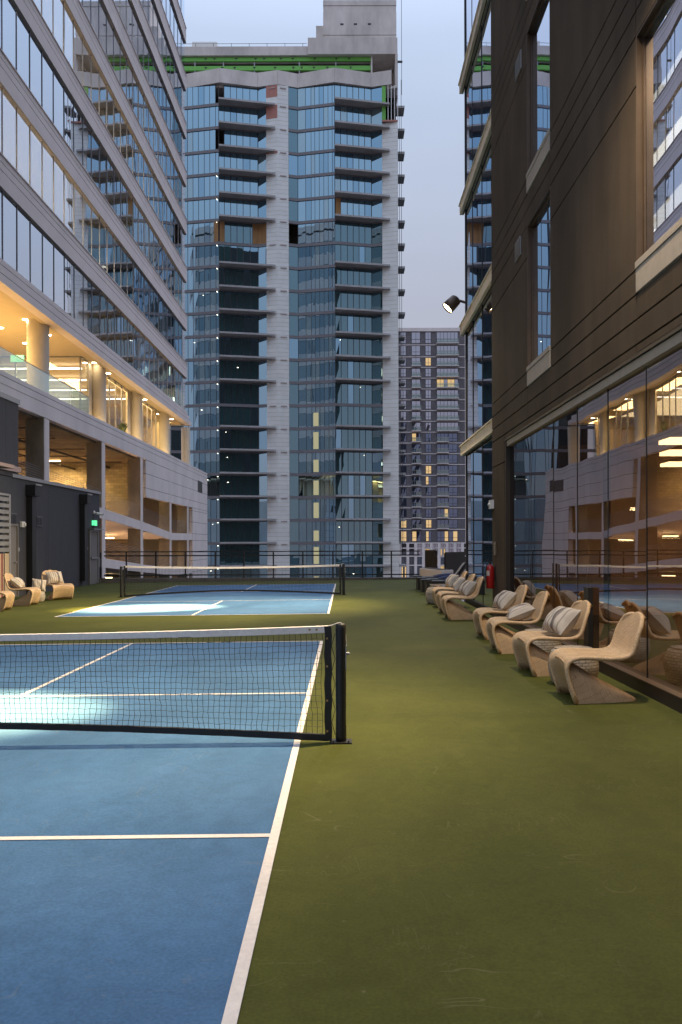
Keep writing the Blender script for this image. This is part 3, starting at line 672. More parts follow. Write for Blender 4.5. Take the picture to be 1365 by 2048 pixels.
m = MB(); m.box(XB, LX, Y0, YO, WB+FH*NF+.03, WB+FH*NF+1.6); m.box(XB, LX-.4, Y0-.3, Y0, -3, WB+FH*NF); m.box(XB-.3, XB, Y0, YO, 8, WB+FH*NF); m.build('roof', M['spandrel'], ob)
# lobby level under the soffit
ZD, ZS2 = 8.45, 12.62
m = MB(); m.box(XB, LX-.75, Y0, 75.4, ZS2, ZS2+.25); m.build('soffit', M['soffit'], ob)
m = MB(); m.box(LX-.75, LX-.502, Y0, 76.0, 12.41, 12.60); m.box(LX-6, LX-.502, 75.45, YF-.05, 12.41, 12.60); m.build('soffit_edge', M['soffit'], ob)
m = MB(); m.box(XB, LX-.02, Y0, YG-.3, ZD-.5, ZD); m.build('lobby_floor', M['concrete'], ob)
CXX = CAMX-15.26
cols = []
for u, r_ in ((78.5, .53), (200.5, .42), (275, .42), (331, .42)):
    c = onx(u, 800, CXX); cols.append(c.y)
    m = MB(); m.lathe([(r_, 0), (r_, ZS2-ZD)], (CXX, c.y, ZD), 32); m.build('column', M['plaster'], ob, True)
m = MB(); m.lathe([(.42, 0), (.42, ZS2-ZD)], (CXX, cols[-1]+9.3, ZD), 32); m.build('column', M['plaster'], ob, True)
GLX = CAMX-15.62
yc0 = onx(163, 750, GLX).y
gl_y = [yc0]
while gl_y[-1] < 74: gl_y.append(gl_y[-1]+1.5)
for i in range(len(gl_y)-1):
    a_, b_ = gl_y[i], gl_y[i+1]
    if any(abs((a_+b_)/2-c) < .8 for c in cols[1:]):
        m = MB(); m.box(GLX-.1, GLX+.02, a_, b_, ZD, ZS2); m.build('wall_panel', M['plaster'], ob); continue
    m = MB(); m.add([(GLX, a_+.03, ZD), (GLX, b_-.03, ZD), (GLX, b_-.03, ZS2), (GLX, a_+.03, ZS2)], [(0, 1, 2, 3)])
    for yy in (a_,): m.box(GLX-.04, GLX+.05, yy-.035, yy+.035, ZD, ZS2, 1)
    m.box(GLX-.03, GLX+.04, a_+.035, b_-.035, ZS2-.06, ZS2, 1); m.build('lobby_window', [M['lglass'], M['omull']], ob)
for i in range(6):
    xb = GLX-i*1.9; xa = xb-1.9
    m = MB(); m.add([(xa+.04, yc0, ZD), (xb-.04, yc0, ZD), (xb-.04, yc0, ZS2), (xa+.04, yc0, ZS2)], [(0, 1, 2, 3)]); m.box(xa-.05, xa+.05, yc0-.05, yc0+.03, ZD, ZS2, 1); m.box(xa+.06, xb-.06, yc0-.03, yc0+.03, ZS2-.07, ZS2, 1); m.build('lobby_window', [M['lglass'], M['omull']], ob)
m = MB(); m.box(GLX-9, GLX-8.8, yc0+.4, 75, ZD, ZS2); m.box(GLX-22, GLX-21, Y0, yc0, ZD, ZS2); m.box(GLX-.1, GLX-8.8, 74.2, 74.4, ZD, ZS2); m.build('lobby_wall', M['soffit'], ob)
m = MB()
for i in range(4):
    m = MB(); yy = yc0+2.2+i*3.6; m.box(GLX-7.5, GLX-.6, yy-.06, yy+.06, ZS2-.30+.0, ZS2-.22); m.build('lobby_strip_light', M['e_cool'], ob)
# downlights in the soffit
for u, v in ((54.5, 636), (53.5, 683), (4, 652), (100, 667), (191, 723), (219.5, 744.5), (274, 783.5), (292.5, 797), (317, 826), (331, 826), (345.5, 836.5)):
    d = ray(u, v); t = (ZS2-.012-CAMZ)/d.z; q = Vector((CAMX+d.x*t, t, ZS2-.012))
    m = MB(); m.lathe([(.0001, 0), (.13, 0), (.15, .01)], q, 16); m.build('downlight', M['e_warm'], ob)
for i in range(6):
    area('soffit_light', (LX-2.0 if i > 2 else LX-4, 33+i*8, ZS2-.25), 1.2, 210 if i < 3 else 100, (1, .66, .28), sy=5, parent=ob)
area('lobby_light', (GLX-4, 60, ZS2-.4), 5, 420, (1, .76, .40), sy=20, parent=ob)
area('terrace_bounce', (LX-3.5, 38, ZD+.1), 4, 170, (1, .62, .22), rot=(math.pi, 0, 0), sy=14, parent=ob)
area('terrace_bounce', (CAMX-14.9, 62, ZD+.1), .9, 130, (1, .70, .32), rot=(math.pi, 0, 0), sy=24, parent=ob)
# green exit sign hanging in the terrace
q = at(37, 713, 44)
m = MB(); m.box(q.x-.35, q.x+.35, 44, 44.06, q.z-.18, q.z+.18); m.build('exit_sign', M['e_green'], ob)
# potted plants inside the lobby glass
def leafy(name, c, h, r, n, parent, seed):
    rr = random.Random(seed); m = MB()
    for i in range(n):
        a_ = rr.uniform(0, 6.28); t = rr.uniform(.2, 1); p0 = Vector((c[0], c[1], c[2]+h*.2*rr.random())); p1 = Vector((c[0]+math.cos(a_)*r*t, c[1]+math.sin(a_)*r*t, c[2]+h*(1.1-.5*t*rr.random())))
        md = (p0+p1)/2+Vector((0, 0, h*.12)); sd_ = Vector((-math.sin(a_), math.cos(a_), 0))*r*.09
        m.add([p0, md-sd_, p1, md+sd_], [(0, 1, 2, 3)])
    return m.build(name, M['leaf'], parent)
for k_, (u, v, Y) in enumerate(((143, 795, 50.5), (247, 860, 56.5))):
    q = at(u, v, Y); th = thing('potted_plant', (q.x, Y, ZD), ('leafy plant behind the corner of the lit lobby glass' if k_ == 0 else 'small leafy plant behind the second bay of lit lobby glass'), 'plant')
    m = MB(); m.lathe([(.0001, 0), (.16, 0), (.2, .35), (.17, .35), (.16, .3), (.0001, .3)], (q.x, Y, ZD), 14); m.build('pot', M['roomw'], th); leafy('foliage', (q.x, Y, ZD+.3), 1.0, .5, 90, th, k_)
# balustrade
ye = onx(180, 760, LX-.1).y; yy = 18.0; 
bl_ = thing('glass_balustrade', (LX-.1, 40, 8.75), 'frameless glass balustrade along the terrace edge above the garage', 'balustrade')
while yy < ye-.1:
    y2 = min(yy+1.75, ye); m = MB(); m.box(LX-.10, LX-.085, yy+.01, y2-.01, 8.70, 9.72); m.build('glass_panel', M['bal'], bl_); yy = y2
m = MB(); m.box(LX-.115, LX-.07, 18, ye, 9.722, 9.745); m.build('top_rail', M['omull'], bl_)
# garage: parapet band and solid panels
yp = onx(292.5, 1000, LX).y; yq = onx(386, 1000, LX).y
m = MB()
for za, zb in ((7.54, 8.19), (8.22, 8.53), (8.56, 8.75)): m.box(LX-.35, LX, Y0, YG, za, zb)
m.box(LX-.33, LX-.03, Y0, YG-.02, 7.56, 8.73, 1)
m.build('parapet', [M['precast'], M['groove']], ob)
m = MB()
zz = [4.86, 5.52, 6.55, 7.52]
for i in range(3):
    for ya_, yb_ in ((yp, 70.2), (70.2, YG)): m.box(LX-.30, LX, ya_+.012, yb_-.012, zz[i]+.015, zz[i+1]-.015)
zq = [-6, -4.4, -3.3, -2.2, -1.1, -.05, .8, 1.82, 2.45, 3.54, 4.6, 4.86]
for i in range(len(zq)-1): m.box(LX-.30, LX, yq+.012, YG, zq[i]+.015, zq[i+1]-.015)
m.box(LX-.28, LX-.03, yp+.02, YG-.03, 4.88, 7.5, 1); m.box(LX-.28, LX-.03, yq+.03, YG-.03, -6, 4.85, 1)
m.build('wall_panel', [M['precast'], M['groove']], ob)
q = onx(401, 972, LX); m = MB(); m.box(LX, LX+.03, q.y-1.2, q.y+1.2, q.z-.55, q.z+.55)
vg = m.build('wall_grille', M['doorp'], ob); m = MB()
for i in range(9): m.box(LX+.031, LX+.045, q.y-1.1, q.y+1.1, q.z-.5+i*.115, q.z-.45+i*.115)
m.build('louvre', M['dark'], vg)
m = MB(); m.box(XB, LX-.35, YG-.3, YG, -34, 8.7); m.box(XB, XB+.3, Y0, YG-.3, -34, 8); m.box(LX-.3, LX, Y0, YG, -34, -6.02); m.build('end_wall', M['precast'], ob)
# garage columns: deep concrete blades with a pale front face
gc = [onx(u, 1000, LX).y for u in (91, 205.8, 283, 341, 376)]
gc = [gc[0]-18.6, gc[0]-9.3]+gc
for y_ in gc:
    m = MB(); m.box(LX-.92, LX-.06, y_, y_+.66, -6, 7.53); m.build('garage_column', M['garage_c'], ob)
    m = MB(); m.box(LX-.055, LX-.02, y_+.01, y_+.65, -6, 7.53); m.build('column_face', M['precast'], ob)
# ramps (edge beams with decks behind)
def ramp(pts, th_, name):
    m = MB()
    for (ya_, za), (yb_, zb) in zip(pts[:-1], pts[1:]):
        for x0, x1, t0 in ((LX-.26, LX-.03, 0), (LX-16, LX-.27, .12)):
            lo = th_ if t0 == 0 else th_-.08
            m.add([(x0, ya_, za-lo), (x1, ya_, za-lo), (x1, yb_, zb-lo), (x0, yb_, zb-lo), (x0, ya_, za-t0), (x1, ya_, za-t0), (x1, yb_, zb-t0), (x0, yb_, zb-t0)],
                  [(0, 3, 2, 1), (4, 5, 6, 7), (0, 1, 5, 4), (1, 2, 6, 5), (2, 3, 7, 6), (3, 0, 4, 7)])
    m.build(name, [M['spandrel']], ob)
r1 = [(20, 4.95), (48.5, 3.64), (58.2, 3.09), (67.9, 2.43), (yq, 2.46)]
r2 = [(20, 2.0), (48.5, .73), (58.2, .10), (67.9, -.48), (yq, -.66)]
ramp(r1, .60, 'ramp'); ramp(r2, .55, 'ramp')
# top garage ceiling, back walls, cable barriers
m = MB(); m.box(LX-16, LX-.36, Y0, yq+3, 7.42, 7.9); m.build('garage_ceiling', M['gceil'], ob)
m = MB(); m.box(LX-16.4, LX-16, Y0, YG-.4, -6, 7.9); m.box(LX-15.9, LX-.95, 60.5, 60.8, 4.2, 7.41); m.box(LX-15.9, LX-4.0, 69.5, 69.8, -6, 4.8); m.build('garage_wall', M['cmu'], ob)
m = MB(); m.box(LX-15.9, LX-.4, 59.0, 59.3, 3.2, 4.6); m.build('inner_beam', M['garage_c'], ob)
def lin(pts, y):
    for (a_, za), (b_, zb) in zip(pts[:-1], pts[1:]):
        if a_ <= y <= b_: return za+(zb-za)*(y-a_)/(b_-a_)
    return pts[-1][1]
for pts in (r1, r2):
    for i in range(1, len(gc)-1):
        ya_, yb_ = gc[i]+.66, gc[i+1]
        m = MB()
        for q in range(10):
            a_ = (LX-.18, ya_, lin(pts, ya_)+.14+q*.105); b2 = (LX-.18, yb_, lin(pts, yb_)+.14+q*.105)
            m.seg(a_, b2, .011, 4)
        m.build('cable_barrier', M['greym'], ob)
# top deck cables of the bay left of the shed roof
m = MB()
for x, z in ((LX-3.5, 7.1), (LX-6, 7.0)): m.seg((x, 25, z), (x+.6, 70, z), .07, 6)
for y_ in (40, 44, 49, 53, 57): m.seg((LX-9, y_, 7.15), (LX-1.2, y_, 7.15), .035, 5)
m.build('pipework', M['roomd'], ob)
for (x, y_, z, pw) in ((LX-6.2, 57.6, 7.28, 900), (LX-7, 44, 7.28, 260), (LX-5, 66, 7.2, 300), (LX-4, 52, 2.75, 240), (LX-4, 63, 1.95, 260), (LX-4, 72, 1.8, 220), (LX-4, 55, -.2, 100), (LX-5, 66, -1.2, 80), (LX-4.5, 44, 3.0, 160), (LX-5, 72, 4.6, 160)):
    m = MB(); m.box(x-.6, x+.6, y_-.07, y_+.07, z, z+.07); m.build('tube_light', M['e_gar'], ob)
    area('garage_light', (x, y_, z-.12), 1.3, pw*(.40 if z > 7 else .22), (1, .70, .30), sy=.5, parent=ob)

# ================================================================= CHARCOAL SHED on the deck
SX = -9.95
shd = thing('rooftop_shed', (SX, 30, gz(SX)), 'charcoal stucco rooftop shed with black downspouts along the left edge of the deck', 'shed')
yend = onx(200, 1050, SX).y; ZT = 3.63
ystep = onx(37, 880, SX).y
m = MB()
seam = onx(97, 1050, SX).y
for a_, b_ in ((8, seam), (seam, yend)): m.box(SX-3.2, SX, a_+.006, b_-.006, -.15, ZT)
m.box(SX-3.1, SX-.02, 8, yend-.02, -.1, ZT-.02, 1)
m.build('wall', [M['shed'], M['greym']], shd)
m = MB(); m.box(SX-3.3, SX+.05, ystep-.5, yend+.05, ZT, ZT+.11); m.build('roof_edge', M['greym'], shd)
z0 = onx(20, 942, SX).z
m = MB(); vsm = onx(12, 860, SX).y
m.box(SX-3.1, SX+.02, 8, vsm-.006, ZT+.02, 5.95); m.box(SX-3.1, SX+.02, vsm+.006, ystep, ZT+.02, 5.95); 
m.build('upper_wall', M['shed'], shd)
m = MB(); m.box(SX-3.2, SX+.06, 8, ystep+.05, 5.95, 6.10); m.build('upper_coping', M['greym'], shd)
m = MB(); m.box(SX+.0, SX+.10, 8, ystep+.0, 3.80, 3.97); m.box(SX+.1, SX+.5, 8, ystep-1.5, 3.80, 3.90); m.build('canopy_beam', M['pinkb'], shd)
# downspouts
for (ua, ub, vt, vb, uh0, uh1) in ((53, 63, 988, 1172, 52, 76), (160, 169.5, 1004, 1162, 159, 179)):
    a_, b_ = onx(ua, 1050, SX).y, onx(ub, 1050, SX).y; z1 = onx(ua, vt, SX).z
    w_ = min(.42, b_-a_)
    m = MB(); m.box(SX+.002, SX+.20, a_, a_+w_*.8, gz(SX)+.02 if ua < 100 else .12, z1); dn = m.build('downspout', M['black'], shd)
    m = MB(); m.box(SX+.002, SX+.32, a_-.06, a_+.42, z1+.005, z1+.36); m.build('conductor_head', [M['black']], dn)
    m = MB(); m.box(SX+.30+.022, SX+.36, a_-.08, a_+.44, z1+.34, z1+.39); m.box(SX+.002, SX+.12, a_+.44, a_+.75, z1+.02, z1+.36); m.build('scupper_plate', M['greym'], dn)
# doors
def door(u0, u1, v1, name, label, recess):
    a_, b_ = onx(u0, 1100, SX).y, onx(u1, 1100, SX).y; z1 = onx(u1, v1, SX).z
    g0 = gz(SX)+.01
    m = MB(); m.box(SX+.003, SX+.03, a_, b_, g0, z1); d = m.build('door', M['doorp'], shd)
    m = MB(); m.box(SX+.003, SX+.07, a_-.06, a_, g0, z1+.06); m.box(SX+.003, SX+.07, b_, b_+.06, g0, z1+.06); m.box(SX+.003, SX+.07, a_, b_, z1, z1+.06); m.build('door_frame', M['greym'] if recess else M['doorp'], d)
    m = MB(); hy = b_-.12 if not recess else a_+.3
    if not recess:
        m.seg((SX+.03, hy, 1.0), (SX+.10, hy, 1.0), .022, 8); m.seg((SX+.09, hy, 1.0), (SX+.09, hy-.12, 1.0), .012, 6)
    else: m.box(SX+.032, SX+.10, a_+.1, b_-.15, .95, 1.02)
    m.build('handle', M['greym'], d); return a_, b_, z1
door(17.5, 31.5, 1048, 'door', None, False)
a_, b_, z1 = door(178, 194, 1060, 'door', None, True)
m = MB(); m.box(SX+.003, SX+.25, a_-.1, b_+.15, z1+.065, z1+.10); m.build('door_canopy', M['greym'], shd)
for u, v, hw, hh in ((24, 1034, .35, .19), (78.5, 1039, .26, .17)):
    q = onx(u, v, SX); m = MB(); m.box(SX+.002, SX+.03, q.y-hw, q.y+hw, q.z-hh, q.z+hh); vt = m.build('wall_vent', M['shedv'], shd)
    m = MB(); m.box(SX+.031, SX+.036, q.y-hw+.04, q.y-.02, q.z-hh+.04, q.z+hh-.04); m.box(SX+.031, SX+.036, q.y+.02, q.y+hw-.04, q.z-hh+.04, q.z+hh-.04); m.build('vent_opening', M['black'], vt)
for u, v, s_ in ((36, 1095, .06), (173.5, 1094, .06)):
    q = onx(u, v, SX); m = MB(); m.box(SX+.002, SX+.03, q.y-.08, q.y+.08, q.z-.06, q.z+.06); m.build('switch_plate', M['greym'], shd)
q = onx(44, 1045, SX)
th = thing('wall_strobe', (SX, q.y, q.z), 'white alarm strobe on the charcoal shed, left of the first downspout', 'alarm')
m = MB(); m.box(SX+.001, SX+.08, q.y-.14, q.y+.10, q.z-.09, q.z+.09); m.build('housing', M['white'], th, bevel=.01)
m = MB(); m.box(SX+.081, SX+.12, q.y-.02, q.y+.08, q.z-.05, q.z+.05); m.build('lens', M['white'], th, bevel=.01)
q = onx(187, 1043, SX)
th = thing('exit_sign', (SX, q.y, q.z), 'small glowing green exit sign over the shed door by the railing', 'sign')
m = MB(); m.box(SX+.002, SX+.10, q.y-.20, q.y+.20, q.z-.125, q.z+.125); m.build('housing', M['dark'], th)
m = MB(); m.box(SX+.101, SX+.108, q.y-.18, q.y+.18, q.z-.105, q.z+.105); m.box(SX+.01, SX+.095, q.y-.205, q.y-.201, q.z-.1, q.z+.1); m.build('face', M['e_green'], th)
fc = bpy.data.curves.new('lettering', 'FONT'); fc.body = 'EXIT'; fc.size = .16; fc.align_x = 'CENTER'; fc.align_y = 'CENTER'; fc.extrude = .001
ft = bpy.data.objects.new('lettering', fc); col.objects.link(ft); bpy.context.view_layer.update()
lm = bpy.data.meshes.new_from_object(ft); bpy.data.objects.remove(ft); fo = bpy.data.objects.new('lettering', lm); col.objects.link(fo); lm.materials.append(M['white'])
fo.parent = th; fo.location = (.111, 0, 0); fo.rotation_euler = (R(90), 0, R(90))
q = onx(188, 1022, SX)
th = thing('security_camera', (SX, q.y, q.z), 'white bullet security camera above the green sign at the end of the shed', 'camera')
m = MB(); m.lathe([(.0001, 0), (.075, 0), (.085, .02), (.06, .06), (.0001, .07)], (0, 0, 0), 16); m2 = MB(); m2.v = [(SX+z, q.y+x, q.z+y) for x, y, z in m.v]; m2.f = m.f; m2.m = m.m; m2.build('mount', M['white'], th, True)
m = MB(); m.seg((SX+.06, q.y, q.z), (SX+.14, q.y+.02, q.z-.03), .02, 8); m.seg((SX+.12, q.y-.02, q.z-.03), (SX+.34, q.y+.1, q.z-.07), .05, 14); m.build('body', M['white'], th)
m = MB(); m.seg((SX+.341, q.y+.1, q.z-.07), (SX+.36, q.y+.11, q.z-.072), .046, 14); m.build('lens', M['black'], th)
# louvre fence and striped towel panel at the far left
FX = SX+.22
fy1 = onx(18.5, 1050, FX).y
th = thing('louvre_screen', (FX, fy1-1, gz(FX)), 'pale grey horizontal louvre screen at the left edge of the photo', 'screen')
z1, z0 = onx(10, 987, FX).z, onx(10, 1101, FX).z
m = MB(); m.box(FX-.06, FX+.06, fy1-.12, fy1, gz(FX), z1+.05); m.build('post', M['greym'], th)
m = MB(); m.box(FX-.05, FX+.05, fy1-3, fy1-.12, z1, z1+.06); m.build('top_rail', M['greym'], th)
nz = 9
for i in range(nz):
    z = z0+(z1-z0)*i/nz; m = MB(); m.add([(FX-.04, fy1-3, z+.12), (FX-.04, fy1-.12, z+.12), (FX+.05, fy1-.12, z+.02), (FX+.05, fy1-3, z+.02), (FX-.04, fy1-3, z+.15), (FX-.04, fy1-.12, z+.15), (FX+.06, fy1-.12, z+.13), (FX+.06, fy1-3, z+.13)], [(0, 1, 2, 3), (7, 6, 5, 4), (0, 4, 5, 1), (1, 5, 6, 2), (2, 6, 7, 3), (3, 7, 4, 0)]); m.build('slat', M['greym'], th)
th = thing('striped_panel', (FX+.05, fy1-1, gz(FX)), 'beige and red vertically striped panel below the grey louvres', 'panel')
rr = random.Random(5); y_ = fy1-.08; cs = ['st_r', 'st_b', 'st_k', 'st_c']
k_ = 0
while y_ > fy1-2.4:
    w_ = rr.choice((.08, .12, .18, .05)); m = MB(); m.box(FX+.0, FX+.05+.006*(k_ % 2), y_-w_, y_, gz(FX)+.03, z0-.03); m.build('stripe', M[cs[k_ % 4] if k_ % 3 else 'st_b'], th); y_ -= w_+.002; k_ += 1

# ================================================================= GLASS TOWER straight ahead
TY = 108.0; PIT = 3.01; ZR = 61.4
tw = thing('glass_tower', (0, TY, -34), 'unfinished tall blue glass apartment tower with triangular balconies straight ahead', 'building')
def px(u, d): return (at(u, 200, TY+d).x, TY+d)
FACE = [(300, .3), (331, .3), (370, 1.0), (443, 0), (521, 1.1), (538, .7), (560.5, .3), (582.5, .7), (601, 1.1), (675, 0), (748, 1.1), (769.5, .7), (801, .2)]
PTS = [px(u, d) for u, d in FACE]
xr = PTS[-1][0]; xl = PTS[0][0]
foot = PTS+[(xr, TY+22), (xl, TY+22)]
inner = [(x, y+.35) for x, y in PTS]+[(xr-.3, TY+21), (xl+.3, TY+21)]
NL = 22; ZTOP = [58.9-PIT*k for k in range(-1, NL+1)]     # floor lines, from the roof downwards
m = MB(); m.prism(inner, -34, ZTOP[-1]-.5); m.build('base', M['band'], tw)
m = MB(); m.box(xl, xr-.35, TY+3, TY+21, ZTOP[-1], 61); m.build('core', M['roomd'], tw)
def seg_(i, j=None): return PTS[i], PTS[i+1]
def lerp(p, q, t): return (p[0]+(q[0]-p[0])*t, p[1]+(q[1]-p[1])*t)
def glaze(mb, p, q, n, z0, z1, off, ratios=None, jit=.0022, mi=0, mf=1, mw=.045, skip=()):
    ts = [i/n for i in range(n+1)] if not ratios else ratios
    dx, dy = q[0]-p[0], q[1]-p[1]; L_ = math.hypot(dx, dy); nx, ny = dy/L_, -dx/L_
    for i in range(len(ts)-1):
        a_, b_ = lerp(p, q, ts[i]), lerp(p, q, ts[i+1]); e = [off+random.gauss(0, jit) for _ in range(4)]
        if i not in skip:
            mb.add([(a_[0]-nx*e[0], a_[1]-ny*e[0], z0), (b_[0]-nx*e[1], b_[1]-ny*e[1], z0), (b_[0]-nx*e[2], b_[1]-ny*e[2], z1), (a_[0]-nx*e[3], a_[1]-ny*e[3], z1)], [(0, 1, 2, 3)], random.choices((mi, 2, 3), (.74, .10, .16))[0])
        ux, uy = dx/L_*mw/2, dy/L_*mw/2; o1, o2 = off+.06, off-.04
        mb.prism([(a_[0]-ux-nx*o2, a_[1]-uy-ny*o2), (a_[0]+ux-nx*o2, a_[1]+uy-ny*o2), (a_[0]+ux-nx*o1, a_[1]+uy-ny*o1), (a_[0]-ux-nx*o1, a_[1]-uy-ny*o1)], z0, z1, mf)
RAB = [0, .14, .29, .44, .60, .75, .91, 1.0]; RGH = [0, .21, .36, .46, .58, .70, .82, .93, 1.0]
BR1 = [0, .14, .3, .46, .62, .8, 1]; BR2 = [0, .16, .34, .5, .66, .82, 1]
for k in range(NL+1):
    zc = ZTOP[k]-(.0 if k else .5)-.38*(1 if k else 0); z0 = ZTOP[k+1]; z1 = ZTOP[k]-.38 if k else 61.38
    # floor-edge band round the whole front (proud of the glass)
    if k:
        ring = [(x, y-.06) for x, y in PTS]+[(x, y+.30) for x, y in reversed(PTS)]
        for run in ((0, 5), (7, 11)):
            m = MB(); rp = PTS[run[0]:run[1]+1]; m.prism([(x, y-.06) for x, y in rp]+[(x, y+.30) for x, y in reversed(rp)], ZTOP[k]-.38, ZTOP[k])
            m.build('floor_band', M['band'], tw)
    for i, rt, nm, g_ in ((1, [0, .5, 1], 'window', 'tglass'), (2, RAB, 'window', 'tglass'), (7, [0, 1], 'window', 'bglass'), (8, RGH, 'window', 'tglass')):
        m = MB(); sk = ()
        if i == 2 and k in (0, 2): sk = (6,)
        if i == 7 and k == 6: sk = (0,)
        glaze(m, PTS[i], PTS[i+1], 0, z0, z1, .06, rt, skip=sk); o = m.build(nm, [M[g_], M['mull'], M['tglass2' if g_ == 'tglass' else 'bglass'], M['tglass3']], tw)
    for i, rt in ((3, BR1), (4, [0, 1]), (9, BR2), (10, [0, 1])):
        m = MB(); bal_ = k > 6 or i in (3, 9)
        sk = ()
        if i == 3 and k in (0, 2): sk = (0,)
        if i == 3 and k == 6: sk = (0,)
        if i == 9 and k == 5: sk = (0,)
        if i == 4 and k == 6: sk = (0,)
        g_ = 'tglass' if k < 6 or i == 4 else 'bglass'  # lower floors: darker glass colour stands in for the dark building's reflection
        glaze(m, PTS[i], PTS[i+1], 0, z0, z1, .06, rt, skip=sk, mw=.07); m.build('balcony_window', [M[g_], M['mull'], M['tglass2' if g_ == 'tglass' else 'bglass'], M['tglass3']], tw)
    # plywood in the openings that have no glass yet
    def board(i, t0, t1, mt, za=z0, zb=z1, o=.05):
        a_, b_ = lerp(PTS[i], PTS[i+1], t0), lerp(PTS[i], PTS[i+1], t1); m = MB()
        m.prism([(a_[0], a_[1]-o), (b_[0], b_[1]-o), (b_[0], b_[1]+.05), (a_[0], a_[1]+.05)], za, zb); m.build('boarding', M[mt], tw)
    if k == 6: board(3, .02, .14, 'wood'); board(3, .86, 1, 'wood', o=.07); board(4, .0, .98, 'wood'); board(2, .86, .98, 'wood', o=.08)
    if k == 5: board(9, .02, .16, 'wood')
    # balconies
    if k and k not in (7, 14):
        for ua, ub, ix in ((443, 556, (5, 4, 3)), (675, 785, (11, 10, 9))):
            A_, B_ = px(ua, -1.45), px(ub, .05)
            poly = [A_, B_]+[(PTS[j][0], PTS[j][1]-.07) for j in ix]
            if ix[0] == 11: poly = [A_, B_, (B_[0], PTS[11][1]-.02)]+[(PTS[j][0], PTS[j][1]-.07) for j in (11, 10, 9)]
            m = MB(); m.prism(poly, ZTOP[k]-.22, ZTOP[k]+.01); m.build('balcony_slab', M['slab'], tw)
            # glass guard: only a faint edge is visible, so a thin rail of posts
    # pilasters: sheathing boards, with bracket clusters at each floor
# one continuous sheathed pilaster each
for i, j in ((5, 7), (11, 12)):
    m = MB(); pl = PTS[i:j+1]; poly = [(x, y-.10) for x, y in pl]+[(x, y+.5) for x, y in reversed(pl)]
    ztp = 61.38 if i == 5 else 56.6
    m.prism(poly, -34, ztp); m.build('pilaster', M['panel'], tw)
for k in range(0, NL):
    z = ZTOP[k+1]+PIT-.32 if k else 61.0
    for (i, t0, t1) in ((5, .3, .75), (6, .3, .75)):
        m = MB()
        for q in range(4):
            t = t0+(t1-t0)*q/3; a_ = lerp(PTS[i], PTS[i+1], t); m.box(a_[0]-.07, a_[0]+.07, a_[1]-.20, a_[1]-.11, z-.06, z+.06)
        a_, b_ = lerp(PTS[i], PTS[i+1], t0), lerp(PTS[i], PTS[i+1], t1)
        m.prism([(a_[0], a_[1]-.135), (b_[0], b_[1]-.135), (b_[0], b_[1]-.112), (a_[0], a_[1]-.112)], z-.03, z+.03)
        m.build('anchor_bracket', M['bracket'], tw)
for k, f0, f1 in ((0, 0.0, .62), (1, 0.0, .6), (3, .0, .12)):
    z1 = (61.38 if k == 0 else ZTOP[k]-.1); z0 = ZTOP[k+1]
    a_, b_ = PTS[5], PTS[6]; m = MB(); m.prism([(a_[0], a_[1]-.125), (b_[0], b_[1]-.125), (b_[0], b_[1]-.105), (a_[0], a_[1]-.105)], z1-(z1-z0)*f1, z1-.02-(z1-z0)*f0); m.build('membrane_patch', M['pink'], tw)
# open corner at top right: studs and green sheathing
m = MB(); m.box(PTS[11][0]+.0, PTS[11][0]+.5, TY+.5, TY+.7, 56.7, 61.3); m.build('green_sheathing', M['greenb'], tw)
for q in range(4): m = MB(); x = PTS[11][0]+.75+q*.42; m.box(x, x+.09, TY+.3, TY+.4, 56.7, 61.3); m.build('stud', M['white'], tw)
m = MB(); m.box(PTS[11][0], xr, TY+.2, TY+3, 56.5, 56.68); m.box(PTS[11][0]-.1, xr-.05, TY+3, TY+3.2, 56.7, 61.38); m.build('open_room', M['roomd'], tw)
m = MB(); m.box(PTS[11][0], xr, TY+.05, TY+.18, 56.45, 56.66); m.build('membrane_strip', M['pink'], tw)
# side balconies, sticking out past the right edge
for k in range(1, NL+1):
    m = MB(); m.box(xr-.1, xr+.95, TY+.8, TY+3.0, ZTOP[k]-.30, ZTOP[k]-.0); m.build('side_balcony', M['slab'], tw)
m = MB()
for u in (804, 808): x = at(u, 400, TY-.2).x; m.seg((x, TY+.3, 0), (x, TY+.3, 62 if u == 808 else 58), .03, 4)
m.build('hoist_cable', M['dark'], tw)
m = MB(); x = at(806, 400, TY-.2).x; m.box(xr, x+.6, TY+.1, TY+.3, 74.2, 74.4); m.box(xr, x+.3, TY+.1, TY+.3, 64.2, 64.4); m.seg((x+.2, TY+.2, 60), (x+.2, TY+.2, 74.3), .03, 4); m.build('hoist_arm', M['dark'], tw)
m = MB(); m.box(xr-.02, xr+.03, TY+.3, TY+21.9, -34, 56); m.build('side_wall', M['bglass'], tw)
# parapet, following the folds
PAR = [(300, 0), (331, .1), (381.6-14, 1.2), (445.5, -.35), (521, .75), (561, .15), (601, 1.0), (675, -.35), (748, .85), (789, .2)]
pp = [px(u, d) for u, d in PAR]
for i in range(len(pp)-1):
    m = MB(); a_, b_ = pp[i], pp[i+1]
    za = [63.25]*2
    m.prism([(a_[0]+.008, a_[1]), (b_[0]-.008, b_[1]), (b_[0]-.008, b_[1]+.8), (a_[0]+.008, a_[1]+.8)], 61.40, 63.25); m.build('parapet', M['core'], tw)
m = MB(); m.prism([(x, y+.3) for x, y in PTS]+[(xr, TY+21), (xl, TY+21)], 61.1, 61.39); m.build('roof_slab', M['core'], tw)
